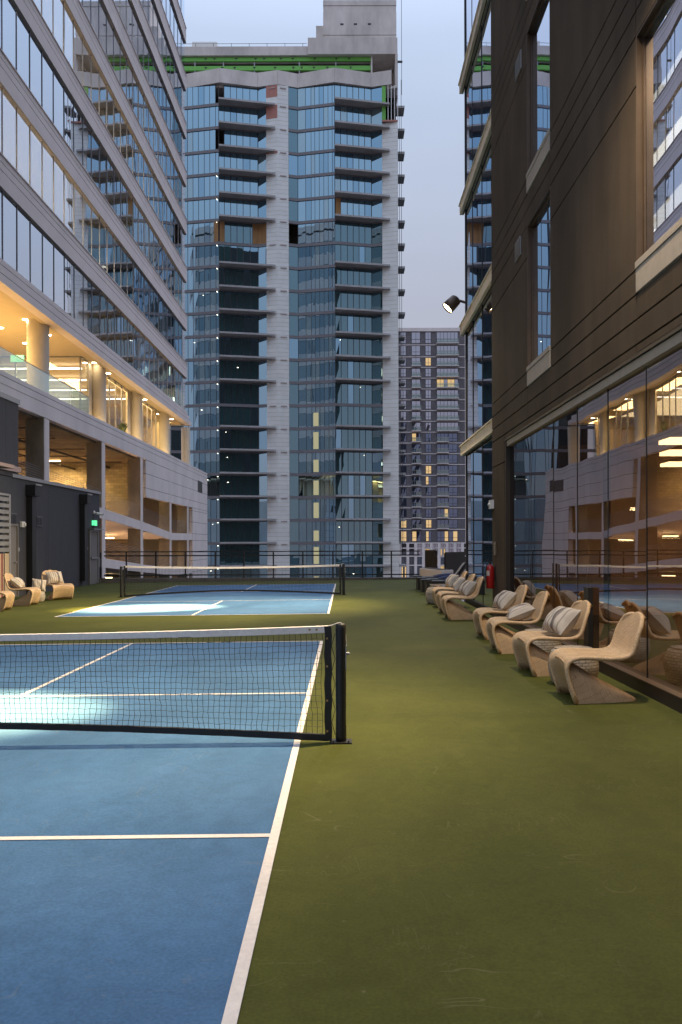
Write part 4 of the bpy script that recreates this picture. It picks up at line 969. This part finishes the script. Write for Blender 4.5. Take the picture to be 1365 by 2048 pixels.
# set-back penthouse floor with green sheathing beams
SB = TY+3.4
def pz(u, v, Y): return at(u, v, Y)
xg = pz(748, 120, SB).x; xl2 = xl+1
for v0, v1 in ((113.6, 121.3), (130.8, 139.6)):
    za, zb = pz(560, v1, SB).z, pz(560, v0, SB).z
    m = MB(); m.box(xl2, xg, SB, SB+.3, za, zb); gb = m.build('green_beam', M['greenb'], tw)
    m = MB(); rr = random.Random(int(v0))
    x = xl2+6
    while x < xg-1: m.box(x, x+.35, SB-.02, SB-.002, (za+zb)/2+.05, (za+zb)/2+.16); m.box(x+.1, x+.2, SB-.02, SB-.002, (za+zb)/2-.12, (za+zb)/2+.04); x += rr.uniform(1.1, 3.2)
    m.build('stencil_marks', M['dark'], gb)
m = MB(); m.box(xl2, xg-.1, SB+1.8, SB+2, 62, 67); m.build('dark_void', M['roomd'], tw)
for u in (396, 453, 515, 605, 678): x = pz(u, 120, SB).x; m = MB(); m.box(x-.08, x+.08, SB+.05, SB+.2, 63, 66.2); m.build('post', M['greym'], tw)
zc0, zc1 = pz(560, 112, SB).z, pz(560, 94.5, SB).z
m = MB(); m.box(xl2, pz(622, 100, SB).x, SB-.3, SB+9, zc0, zc1); m.build('roof_beam', M['core'], tw)
xa, xb = pz(622, 100, SB-.6).x, pz(801.3, 100, SB-.6).x; z80 = pz(700, 80.5, SB).z
m = MB(); m.box(xa, xb, SB-.6, SB+12, zc0-.05, z80); m.build('upper_block', M['core'], tw)
x1_, x2_ = pz(748, 120, SB).x, pz(801.3, 120, SB).x
m = MB(); m.box(x1_, x2_, SB+4, SB+4.3, 61.4, zc0-.06); m.box(x2_-.35, x2_, SB-.6, SB+4, 61.4, zc0-.06); m.box(x1_, x1_+.2, SB-.2, SB+4, 61.4, zc0-.06); m.build('open_bay', M['core'], tw)
m = MB(); m.seg((x1_+1.6, SB, 64.2), (x2_-.5, SB+1, 65.9), .12, 6); m.build('brace', M['greym'], tw)
m = MB(); xa, xb = pz(653, 40, SB).x, pz(799.5, 40, SB).x; ztop = 74
zl_ = [z80+.002, pz(700, 70, SB).z, pz(700, 24, SB).z, pz(700, 11, SB).z, 74.5]
for i, (za, zb) in enumerate(zip(zl_[:-1], zl_[1:])): m.box(xa+(.0 if i % 2 else .03), xb-(.0 if i % 2 else .03), SB+(.0 if i % 2 else .05), SB+10, za+.02, zb-.02)
cr_ = m.build('core_shaft', M['core'], tw)
for u in (690.5, 717.5, 745.5):
    q = pz(u, 48.5, SB); m = MB(); m.box(q.x-.22, q.x+.22, SB-.01, SB+.045, q.z-.12, q.z+.12); m.build('core_opening', M['dark'], cr_)
m = MB(); q0, q1 = pz(638.5, 78, SB), pz(653, 48.5, SB); m.box(q0.x, q1.x, SB+.3, SB+5, z80+.003, q1.z); m.build('stair_box', M['core'], tw)
q0, q1 = pz(390.5, 93, SB+2), pz(440.5, 82, SB+2); m = MB(); m.box(q0.x, q1.x, SB+2, SB+5, zc1+.003, q1.z); m.build('roof_hoarding', M['panel'], tw)
m = MB(); m.seg((xl2, SB, zc1+.55), (pz(620, 90, SB).x, SB, zc1+.55), .03, 4)
x = xl2
while x < pz(620, 90, SB).x: m.seg((x, SB, zc1), (x, SB, zc1+.6), .03, 4); x += 2.4
m.build('roof_rail', M['dark'], tw)
# lit stairwell behind the glass, one landing per floor
for k in range(14, NL+1):
    a_, b_ = lerp(PTS[8], PTS[9], .40), lerp(PTS[8], PTS[9], .54); m = MB(); zb = ZTOP[k+1]+.1
    m.prism([(a_[0], a_[1]-.035), (b_[0], b_[1]-.035), (b_[0], b_[1]-.025), (a_[0], a_[1]-.025)], zb, zb+random.uniform(1.3, 2.3)); m.build('lit_window', M['e_stair'], tw)
rr = random.Random(11)
for k in range(8, NL+1):
    for (i, t, n_) in ((9, rr.uniform(.0, .8), 1), (2, rr.uniform(.3, .8), 1), (3, rr.uniform(.1, .8), 1)):
        if rr.random() < .33:
            a_ = lerp(PTS[i], PTS[i+1], t); z = ZTOP[k]-.38-rr.uniform(.3, .9); m = MB(); m.box(a_[0], a_[0]+rr.uniform(.06, .2), a_[1]-.03, a_[1]-.02, z, z+.05); m.build('work_light', M['e_cool'], tw)
for k in range(4, NL):       # small safety lamps along the folds
    for i in (3,):
        a_ = PTS[i]; m = MB(); m.box(a_[0]-.32, a_[0]-.25, a_[1]-.03, a_[1]+.04, ZTOP[k]-.53, ZTOP[k]-.46); m.build('safety_lamp', M['e_cool'], tw)

# ================================================================= FAR APARTMENT BLOCK
BY = 245.0
fb = thing('far_apartment_block', (26, BY, -34), 'distant grey brick apartment block with lit windows, right of the glass tower', 'building')
def fx(u): return at(u, 900, BY).x
def fzz(v): return at(865, v, BY).z
x0, x1 = fx(752), fx(932)
m = MB(); m.box(x0, x1, BY, BY+18, -34, fzz(657)); m.build('wall', M['brick'], fb)
m = MB(); m.box(x0-.2, x1+.2, BY-.25, BY+18.2, fzz(664), fzz(657)+.01); m.build('roof_band', M['precast'], fb)
rows_ = [690-2*0, 717]+[736+21.5*i for i in range(0, 17)]
rows_ = [(666, 687), (693, 711)]+[(717+21.6*i, 732+21.6*i) for i in range(16)]+[(1064, 1083)]
rr = random.Random(21)
cu = [(803.5, 814), (825.5, 842.5), (853, 864), (875.5, 918)]
for r_i, (va, vb) in enumerate(rows_):
    za, zb = fzz(vb), fzz(va)
    if r_i < 18:
        m = MB(); m.box(x0, x1+.1, BY-.12, BY-.002, fzz(vb+4.6), fzz(vb+3.2)); m.build('floor_line', M['precast'], fb)
    for c_i, (ua, ub) in enumerate(cu):
        parts = [(ua, ub)]
        if c_i == 3 and r_i > 8: parts = [(875.5, 897.5), (898.5, 916)]
        for (a_, b_) in parts:
            lit = rr.random() < (.24 if r_i > 8 and r_i < 18 else .06) or r_i == 18
            if c_i == 3 and lit and r_i < 18: lit = rr.random() < .4
            xa, xb = fx(a_), fx(b_)
            n_ = max(2, round((xb-xa)/1.1)) if c_i in (1, 3) else 2
            m = MB()
            for q in range(n_):
                e = random.gauss(0, .006); xs, xe = xa+(xb-xa)*q/n_, xa+(xb-xa)*(q+1)/n_
                ml = 2 if (lit and rr.random() < .6) else 0
                m.add([(xs+.05, BY-.03+e, za), (xe-.05, BY-.03-e, za), (xe-.05, BY-.03+e*.5, zb), (xs+.05, BY-.03-e, zb)], [(0, 1, 2, 3)], ml)
                m.box(xs-.05, xs+.05, BY-.08, BY-.01, za, zb, 1)
            m.box(xb-.05, xb+.05, BY-.08, BY-.01, za, zb, 1); m.box(xa+.06, xb-.06, BY-.08, BY-.04, za+(zb-za)*.32, za+(zb-za)*.36, 1)
            m.build('window', [M['fglass'] if r_i < 9 and not (r_i > 7 and c_i == 0) else M['fglass2'], M['mull'], M['e_room']], fb)
        if c_i in (1, 3) and (r_i > 1 or c_i == 3) and r_i < 18:
            xa = fx(ua-1); xb = fx(ub+1) if not (c_i == 3 and r_i > 8) else fx(898)
            m = MB(); m.box(xa, xb, BY-1.6, BY-.13, za-.45, za-.25); bb = m.build('balcony', M['precast'], fb)
            m = MB(); m.box(xa+.1, xb-.1, BY-1.55, BY-1.50, za-.24, za+.85); m.build('guard', M['bal'], bb)
            m = MB(); m.box(xa+.05, xb-.05, BY-1.58, BY-1.49, za+.86, za+.93)
            for q in range(5): xx = xa+.1+(xb-xa-.2)*q/4; m.box(xx-.03, xx+.03, BY-1.60, BY-1.56, za-.24, za+.9)
            m.build('rail', M['greym'], bb)
# podium with white grid
for i in range(9):
    u = 800+i*15.5; m = MB(); m.box(fx(u)-.4, fx(u)+.4, BY-2.3, BY-1.7, -34, fzz(1086)); m.build('podium_column', M['precast'], fb)
for v in (1086, 1096, 1112, 1130, 1158): m = MB(); m.box(x0, x1, BY-2.2, BY-1.8, fzz(v+2.2), fzz(v)); m.build('podium_beam', M['precast'], fb)
for i in range(8):
    for va, vb in ((1089, 1095.5), (1099, 1111.5), (1115, 1129), (1133, 1157)):
        lit = rr.random() < (.5 if va > 1110 else .12); xa, xb = fx(800+i*15.5)+.45, fx(815.5+i*15.5)-.45; m = MB()
        for q in range(3): xs = xa+(xb-xa)*q/3; m.add([(xs+.06, BY-1.7, fzz(vb)), (xs+(xb-xa)/3-.06, BY-1.7, fzz(vb)), (xs+(xb-xa)/3-.06, BY-1.7, fzz(va)), (xs+.06, BY-1.7, fzz(va))], [(0, 1, 2, 3)], 2 if lit and rr.random() < .8 else 0); m.box(xs-.06, xs+.06, BY-1.8, BY-1.66, fzz(vb), fzz(va), 1)
        m.build('podium_window', [M['fglass'], M['mull'], M['e_room']], fb)
m = MB(); m.box(x0, x1, BY-1.5, BY-.2, -34, fzz(1088)); m.build('podium', M['roomd'], fb)

# ================================================================= FURNITURE
def chair_mesh():
    """swept rattan shell: profile (distance from the front, height), width across"""
    prof = [(.815, .852), (.803, .864), (.785, .861), (.765, .838), (.745, .80), (.726, .752), (.692, .68), (.668, .60), (.650, .54), (.628, .492), (.59, .462), (.53, .447), (.42, .443), (.30, .449), (.20, .455), (.12, .452), (.06, .435), (.018, .40), (.002, .35), (.008, .28), (.03, .19), (.058, .10), (.088, .012)]
    # (x from the front, z); half widths along the path
    def hw(i, t):
        if i < 10: z = prof[i][1]; k = (z-.49)/.385; return .305*max(.02, 1-max(0, k)**4.2)**.5 if k > 0 else .305
        return .30+.010*math.sin(t*3)
    m = MB(); n = 17; TH = .034
    ss = [0]
    for a_, b_ in zip(prof[:-1], prof[1:]): ss.append(ss[-1]+math.hypot(b_[0]-a_[0], b_[1]-a_[1]))
    nor = []
    for i in range(len(prof)):
        a_, b_ = prof[max(i-1, 0)], prof[min(i+1, len(prof)-1)]; d = Vector((b_[0]-a_[0], b_[1]-a_[1])).normalized(); nor.append(Vector((d.y, -d.x)))
    # nor points to the sitting side/outside front
    out = []; inn = []; uv = []
    for i, (x, z) in enumerate(prof):
        h_ = hw(i, ss[i]/ss[-1])
        for j in range(n):
            t = -1+2*j/(n-1); y = t*h_
            # backrest is dished, seat slightly dished, leg bowed inwards at the floor
            dish = 0
            if i < 10: dish = -.030*(1-t*t)*min(1, i/6)
            elif i < 16: dish = -.014*(1-t*t)
            bow = 0
            if i > 17: bow = .13*(1-t*t)*((i-17)/5)**1.3
            edge = .010*abs(t)**8
            px_, pz_ = x+nor[i].x*(dish+edge), z+nor[i].y*(dish+edge)
            pz_ -= .05*t*t*max(0, 1-i/4)
            out.append((-(px_+bow), y, pz_)); inn.append((-(px_+bow+(-nor[i].x*TH)), y, max(pz_-nor[i].y*TH, .004))); uv.append((y, ss[i]))
    R_ = len(prof)
    vs = out+inn; uvs = uv+uv; o2 = len(out); fs = []
    for i in range(R_-1):
        for j in range(n-1):
            a_ = i*n+j; fs.append((a_, a_+1, a_+n+1, a_+n)); fs.append((o2+a_, o2+a_+n, o2+a_+n+1, o2+a_+1))
    for i in range(R_-1):
        fs.append((i*n, (i+1)*n, o2+(i+1)*n, o2+i*n)); k = n-1; fs.append((i*n+k, o2+i*n+k, o2+(i+1)*n+k, (i+1)*n+k))
    for j in range(n-1): fs.append((j, o2+j, o2+j+1, j+1)); q = (R_-1)*n+j; fs.append((q, q+1, o2+q+1, o2+q))
    m.add(vs, fs, 0, uvs)
    rim = MB()
    pts = [Vector(((vs[i*n][0]+vs[o2+i*n][0])/2, vs[i*n][1], (vs[i*n][2]+vs[o2+i*n][2])/2)) for i in range(R_-1, -1, -1)]
    for j in range(1, n): pts.append(Vector(((vs[j][0]+vs[o2+j][0])/2, vs[j][1], (vs[j][2]+vs[o2+j][2])/2)))
    for i in range(1, R_): k = n-1; pts.append(Vector(((vs[i*n+k][0]+vs[o2+i*n+k][0])/2, vs[i*n+k][1], (vs[i*n+k][2]+vs[o2+i*n+k][2])/2)))
    pts = [Vector((p.x, p.y, max(p.z, .018))) for p in pts]
    rim.path(pts, .0225, 10)
    # base: tapering hollow tongue along the floor
    b = MB(); L_ = 15; nn = 17; vs = []; uvs = []
    for i in range(L_):
        t = i/(L_-1); x = .03+.10*min(1, t*3)+(.66-.0)*t
        x = .07+.70*t
        h_ = .355*(1-t)**1.4+.055*(1-t**8); w_ = (.285*(1-t**1.3*.42))*math.sqrt(max(0, 1-t**14))+.002
        for j in range(nn):
            s_ = -1+2*j/(nn-1); ang = s_*math.pi/2
            e = .45
            yy = w_*math.copysign(abs(math.sin(ang))**.72, s_); zz = h_*abs(math.cos(ang))**e
            xx = x-(.055*(1-abs(s_)**2)*0)+(.06*(zz/.4) if False else 0)
            if i == 0: xx = .012+(.075)*(1-zz/.39)+.11*(1-s_*s_)*(1-zz/.39)
            vs.append((-xx, yy, zz+.003)); uvs.append((yy*1.4+zz*.6, x+zz*.4))
    fs = []
    for i in range(L_-1):
        for j in range(nn-1): a_ = i*nn+j; fs.append((a_, a_+nn, a_+nn+1, a_+1))
    b.add(vs, fs, 0, uvs)
    return m, rim, b
def make_chair(label, grp):
    th = thing('lounge_chair', (0, 0, 0), label, 'chair', grp)
    m, rim, b = chair_mesh()
    sh = m.build('seat_shell', M['tan'], th, True); rim.build('edge_roll', M['rim'], sh, True); b.build('base', M['tan'], th, True)
    return th
G1 = 'woven rattan lounge chairs lined up against the dark glass wall'; G2 = 'woven rattan lounge chairs by the charcoal shed'
proto = None
def place_chair(x, y, rz, label, grp):
    global proto
    if proto is None: c = proto = make_chair(label, grp)
    else: c = copy_tree(proto)
    c.location = (x, y, gz(x)); c.rotation_euler = (0, 0, rz); tag(c, label, 'chair', grp); return c
# front of the chair is local x = 0 and the back at -x, so rz = 180 faces the camera's left
RC = [(151.3+1000, 1412, 'empty woven rattan chair nearest the camera, with no pillow on it', 0), (1066.3, 1356.6, 'woven rattan chair with a large striped pillow leaning on its back, second from the camera', 3),
      (1000.4, 1310.3, 'woven rattan chair with its striped pillow lying flat, third from the camera', -2), (970.9, 1281.6, 'woven rattan chair with a striped pillow, just in front of the corner column', 1),
      (899.4, 1241.6, 'woven rattan chair just past the corner column, nearest of the three far ones', 0), (888, 1229.3, 'middle woven rattan chair of the three beyond the corner column', 1), (877, 1217, 'farthest woven rattan chair of the right row, beside the dark loungers', -1)]
GW = .30; chairs = []
for u, v, lb, a_ in RC:
    p = ong(u, v); x = p.x-.10; y = p.y+.30
    chairs.append((place_chair(x, y, R(180+a_), lb, G1), x, y, a_))
LC = [(4, 1219, 0, .30, 'woven rattan chair cut off by the left edge of the photo', 6), (58.6, 1208.5, 0, .30, 'woven rattan chair with a pale striped pillow in front of the taupe shed door', 2), (100, 1198, .23, .25, 'woven rattan chair with an upright striped pillow beside the first downspout', -42)]
lch = []
for (u, v, dx_, dy_, lb, a_) in LC:
    p = ong(u, v); x = p.x+dx_+.08; y = p.y+dy_
    lch.append((place_chair(x, y, R(a_), lb, G2), x, y, a_))
def cushion(name, w_, h_, t_, label, loc, rot, grp):
    m = MB(); n = 20; vs = []; uvs = []; fs = []
    for sgn in (1, -1):
        for i in range(n+1):
            for j in range(n+1):
                a_, b_ = -1+2*i/n, -1+2*j/n
                k = (1-abs(a_)**2.4)*(1-abs(b_)**2.4); z = sgn*t_*.62*max(k, 0)**.5
                pin = 1-.07*(1-abs(b_)**2)*abs(a_)**4; pin2 = 1-.10*(1-abs(a_)**2)*abs(b_)**4
                z += .008*math.sin(a_*7+b_*5)*max(k, 0)
                vs.append((a_*w_/2*pin, b_*h_/2*pin2, z)); uvs.append(((a_+1)/2, (b_+1)/2))
    N1 = (n+1)*(n+1)
    for s in (0, 1):
        for i in range(n):
            for j in range(n):
                q = s*N1+i*(n+1)+j; f = (q, q+n+1, q+n+2, q+1); fs.append(f if s == 0 else f[::-1])
    m.add(vs, fs, 0, uvs); o = m.build(name, M['cush'], None, True)
    pp = MB(); bd = [(i, 0) for i in range(n)]+[(n, j) for j in range(n)]+[(i, n) for i in range(n, 0, -1)]+[(0, j) for j in range(n, -1, -1)]
    pp.path([Vector(vs[i*(n+1)+j]) for i, j in bd], .005, 5); pp.build('piping', M['linen'], o, True)
    tag(o, label, 'pillow', grp); o.location = loc
    o.rotation_euler = rot; return o
GP = 'striped linen pillows on the rattan chairs'
def pillow_on(ch, label, lean=62, dx=.46, w_=.52, h_=.34, t_=.20, twist=0, dy=0, up=0):
    c, x, y, a_ = ch; A = R(a_); base = c.rotation_euler.z
    # local frame: chair front at 0, back at -x
    Mx = Matrix.Rotation(base, 4, 'Z') @ Matrix.Translation((-dx, dy, .47+h_/2*math.sin(R(lean))*.92+t_*.12+up)) @ Matrix.Rotation(R(twist), 4, 'Z') @ Matrix.Rotation(R(90), 4, 'Z') @ Matrix.Rotation(R(lean), 4, 'X')
    Mw = Matrix.Translation((x, y, gz(x))) @ Mx
    o = cushion('pillow', w_, h_, t_, label, (0, 0, 0), (0, 0, 0), GP); o.matrix_world = Mw; return o
pillow_on(chairs[1], 'large striped pillow leaning back on the second rattan chair from the camera', 48, .50, .56, .38, .2, 6)
pillow_on(chairs[2], 'striped pillow lying nearly flat on the third rattan chair from the camera', 22, .44, .52, .40, .17, -6)
pillow_on(chairs[3], 'striped pillow on the rattan chair in front of the corner column', 46, .46, .54, .36, .2, 4)
pillow_on(chairs[4], 'striped pillow on the rattan chair just past the corner column', 50, .50, .5, .36, .2, 10)
pillow_on(chairs[5], 'striped pillow on the middle one of the three far rattan chairs', 52, .48, .5, .36, .2, -6)
pillow_on(chairs[6], 'striped pillow on the farthest rattan chair of the right row', 54, .46, .5, .36, .2, 6)
pillow_on(lch[1], 'pale striped pillow slumped on the left rattan chair before the taupe door', 40, .50, .5, .36, .2, 8)
pillow_on(lch[2], 'upright striped pillow on the rattan chair beside the first downspout', 62, .52, .5, .38, .18, 0)
def stool(x, y, r_, h_, label):
    th = thing('woven_stool', (x, y, gz(x)), label, 'stool', 'round woven stools between the rattan chairs')
    pr = [(.0001, .004), (r_*.74, .004), (r_*.86, .03), (r_*.97, h_*.3), (r_, h_*.5), (r_*.96, h_*.74), (r_*.86, h_*.92), (r_*.70, h_*.99), (.0001, h_)]
    m = MB(); fine = []
    for a_, b_ in zip(pr[:-1], pr[1:]):
        for q in range(3): t = q/3; fine.append((a_[0]+(b_[0]-a_[0])*t, a_[1]+(b_[1]-a_[1])*t))
    fine.append(pr[-1]); m.lathe(fine, (x, y, gz(x)), 40, uv=True); m.build('drum', M['stool'], th, True)
    m = MB(); pts = [(x+r_*.72*math.cos(t*math.pi/16), y+r_*.72*math.sin(t*math.pi/16), gz(x)+h_*.985) for t in range(33)]; m.path(pts, .011, 6); m.build('top_ring', M['stool'], th, True)
stool(2.84, 9.04, .27, .40, 'round woven stool between the two nearest rattan chairs')
stool(2.90, 10.82, .27, .40, 'round woven stool between the second and third rattan chairs')
p = ong(872, 1208); stool(p.x, 20.9, .29, .42, 'round woven stool beyond the farthest rattan chair, beside the dark loungers')
stool(-8.36, 23.35, .25, .33, 'round woven stool with a cushion on it between the left rattan chairs')
cushion('pillow', .38, .34, .15, 'pale square pillow standing on the left woven stool', (-8.26, 23.3, gz(-8.3)+.33+.155), (R(76), R(8), R(30)), GP)
# dark loungers with navy cushions near the railing
lp = None
for k_, (u, v, lb) in enumerate(((852.7, 1191.4, 'black lounger with a navy cushion, nearest of the three by the end railing'), (843, 1186, 'black lounger with a navy cushion, middle one of the three by the end railing'), (834.5, 1181, 'black lounger with a navy cushion, farthest of the three by the end railing'))):
    p = ong(u, v)
    if lp is None:
        th = lp = thing('sun_lounger', (0, 0, 0), lb, 'lounger', 'black loungers near the end railing')
        m = MB(); m.box(0, 1.55, 0, .70, .33, .42); m.build('frame', M['dark'], th, bevel=.008)
        for xx in (.02, 1.0): m = MB(); m.box(xx, xx+.08, .0, .70, 0, .329); m.build('leg_panel', M['dark'], th)
        m = MB(); m.box(-.12, .16, .02, .68, .425, .455); m.build('foot_shelf', M['dark'], th)
        m = MB()
        for i in range(9):
            t = i/8
            for s in (.06, .64):
                pass
        pts = [(.55, .42), (.75, .47), (.98, .50), (1.18, .50), (1.30, .43)]
        vs = []
        for i, (x, z) in enumerate(pts): vs += [(x, .05, z+.0), (x, .35, z+.035), (x, .65, z)]
        lo = [(x, .05, .425) for x, z in pts]+[(x, .65, .425) for x, z in pts]
        fs = []
        for i in range(4): fs += [(3*i, 3*i+3, 3*i+4, 3*i+1), (3*i+1, 3*i+4, 3*i+5, 3*i+2)]
        for i in range(4): fs += [(3*i, 15+i, 16+i, 3*i+3), (3*i+2, 3*i+5, 21+i, 20+i)]
        m.add(vs+lo, fs); m.build('cushion', M['navy'], th, True)
        m = MB(); m.add([(1.28, .06, .42), (1.28, .64, .42), (1.62, .64, .90), (1.62, .06, .90), (1.32, .06, .42), (1.32, .64, .42), (1.66, .64, .90), (1.66, .06, .90)], [(0, 1, 2, 3), (7, 6, 5, 4), (0, 4, 5, 1), (1, 5, 6, 2), (2, 6, 7, 3), (3, 7, 4, 0)]); bk = m.build('backrest', M['dark'], th)
        m = MB(); m.add([(1.29, .12, .50), (1.29, .58, .50), (1.575, .58, .88), (1.575, .12, .88)], [(0, 1, 2, 3)]); m.build('sling', M['greym'], bk)
        c = th
    else: c = copy_tree(lp)
    c.location = (p.x-.0, p.y, gz(p.x)); tag(c, lb, 'lounger')
# planter box and two slatted privacy screens
q0 = at(841, 1150, 31.5)
th = thing('planter_box', (q0.x, 31, gz(q0.x)), 'low pale concrete planter box behind the black loungers', 'planter')
x0_, x1_ = at(841, 1150, 31).x, at(880, 1150, 29.4).x
zt3 = at(841, 1137, 31.5).z
m = MB(); m.prism([(x0_, 31.4), (x1_, 28.9), (x1_+.45, 29.2), (x0_+.45, 31.75)], gz(2)+.0, zt3); m.build('box', M['precast'], th, bevel=.01)
m = MB(); m.prism([(x0_+.1, 31.4), (x1_, 28.98), (x1_+.35, 29.2), (x0_+.42, 31.68)], zt3+.001, zt3+.02); m.build('soil', M['roomd'], th)
for (ua, ub, va, vb, Ya, Yb, lb) in ((850.6, 872.5, 1100.5, 1101.5, 32.2, 31.6, 'narrow dark slatted privacy screen left of the wider one'), (891, 929.5, 1103, 1107.5, 30.4, 31.6, 'wide dark slatted privacy screen beside the glass bay')):
    A_, B_ = at(ua, va, Ya), at(ub, vb, Yb); th = thing('privacy_screen', ((A_.x+B_.x)/2, (Ya+Yb)/2, gz(2.5)), lb, 'screen', 'dark privacy screens near the end railing')
    d = Vector((B_.x-A_.x, Yb-Ya, 0)); L_ = d.length; d.normalize(); nn = Vector((-d.y, d.x, 0))
    ns = int(L_/.075)
    zt3 = (A_.z+B_.z)/2
    def pr(t0, t1, o0, o1, z0, z1, nm, mt):
        a_ = Vector((A_.x, Ya, 0)); q = [a_+d*t0+nn*o0, a_+d*t1+nn*o0, a_+d*t1+nn*o1, a_+d*t0+nn*o1]; m = MB(); m.prism([(v_.x, v_.y) for v_ in q], z0, z1); return m.build(nm, mt, th)
    pr(0, L_, .02, .05, gz(2.5)+.03, zt3-.02, 'back_panel', M['dark'])
    for i in range(ns): t = i*L_/ns; pr(t+.01, t+L_/ns-.012, -.02, .019, gz(2.5)+.03, zt3, 'slat', M['slat'])
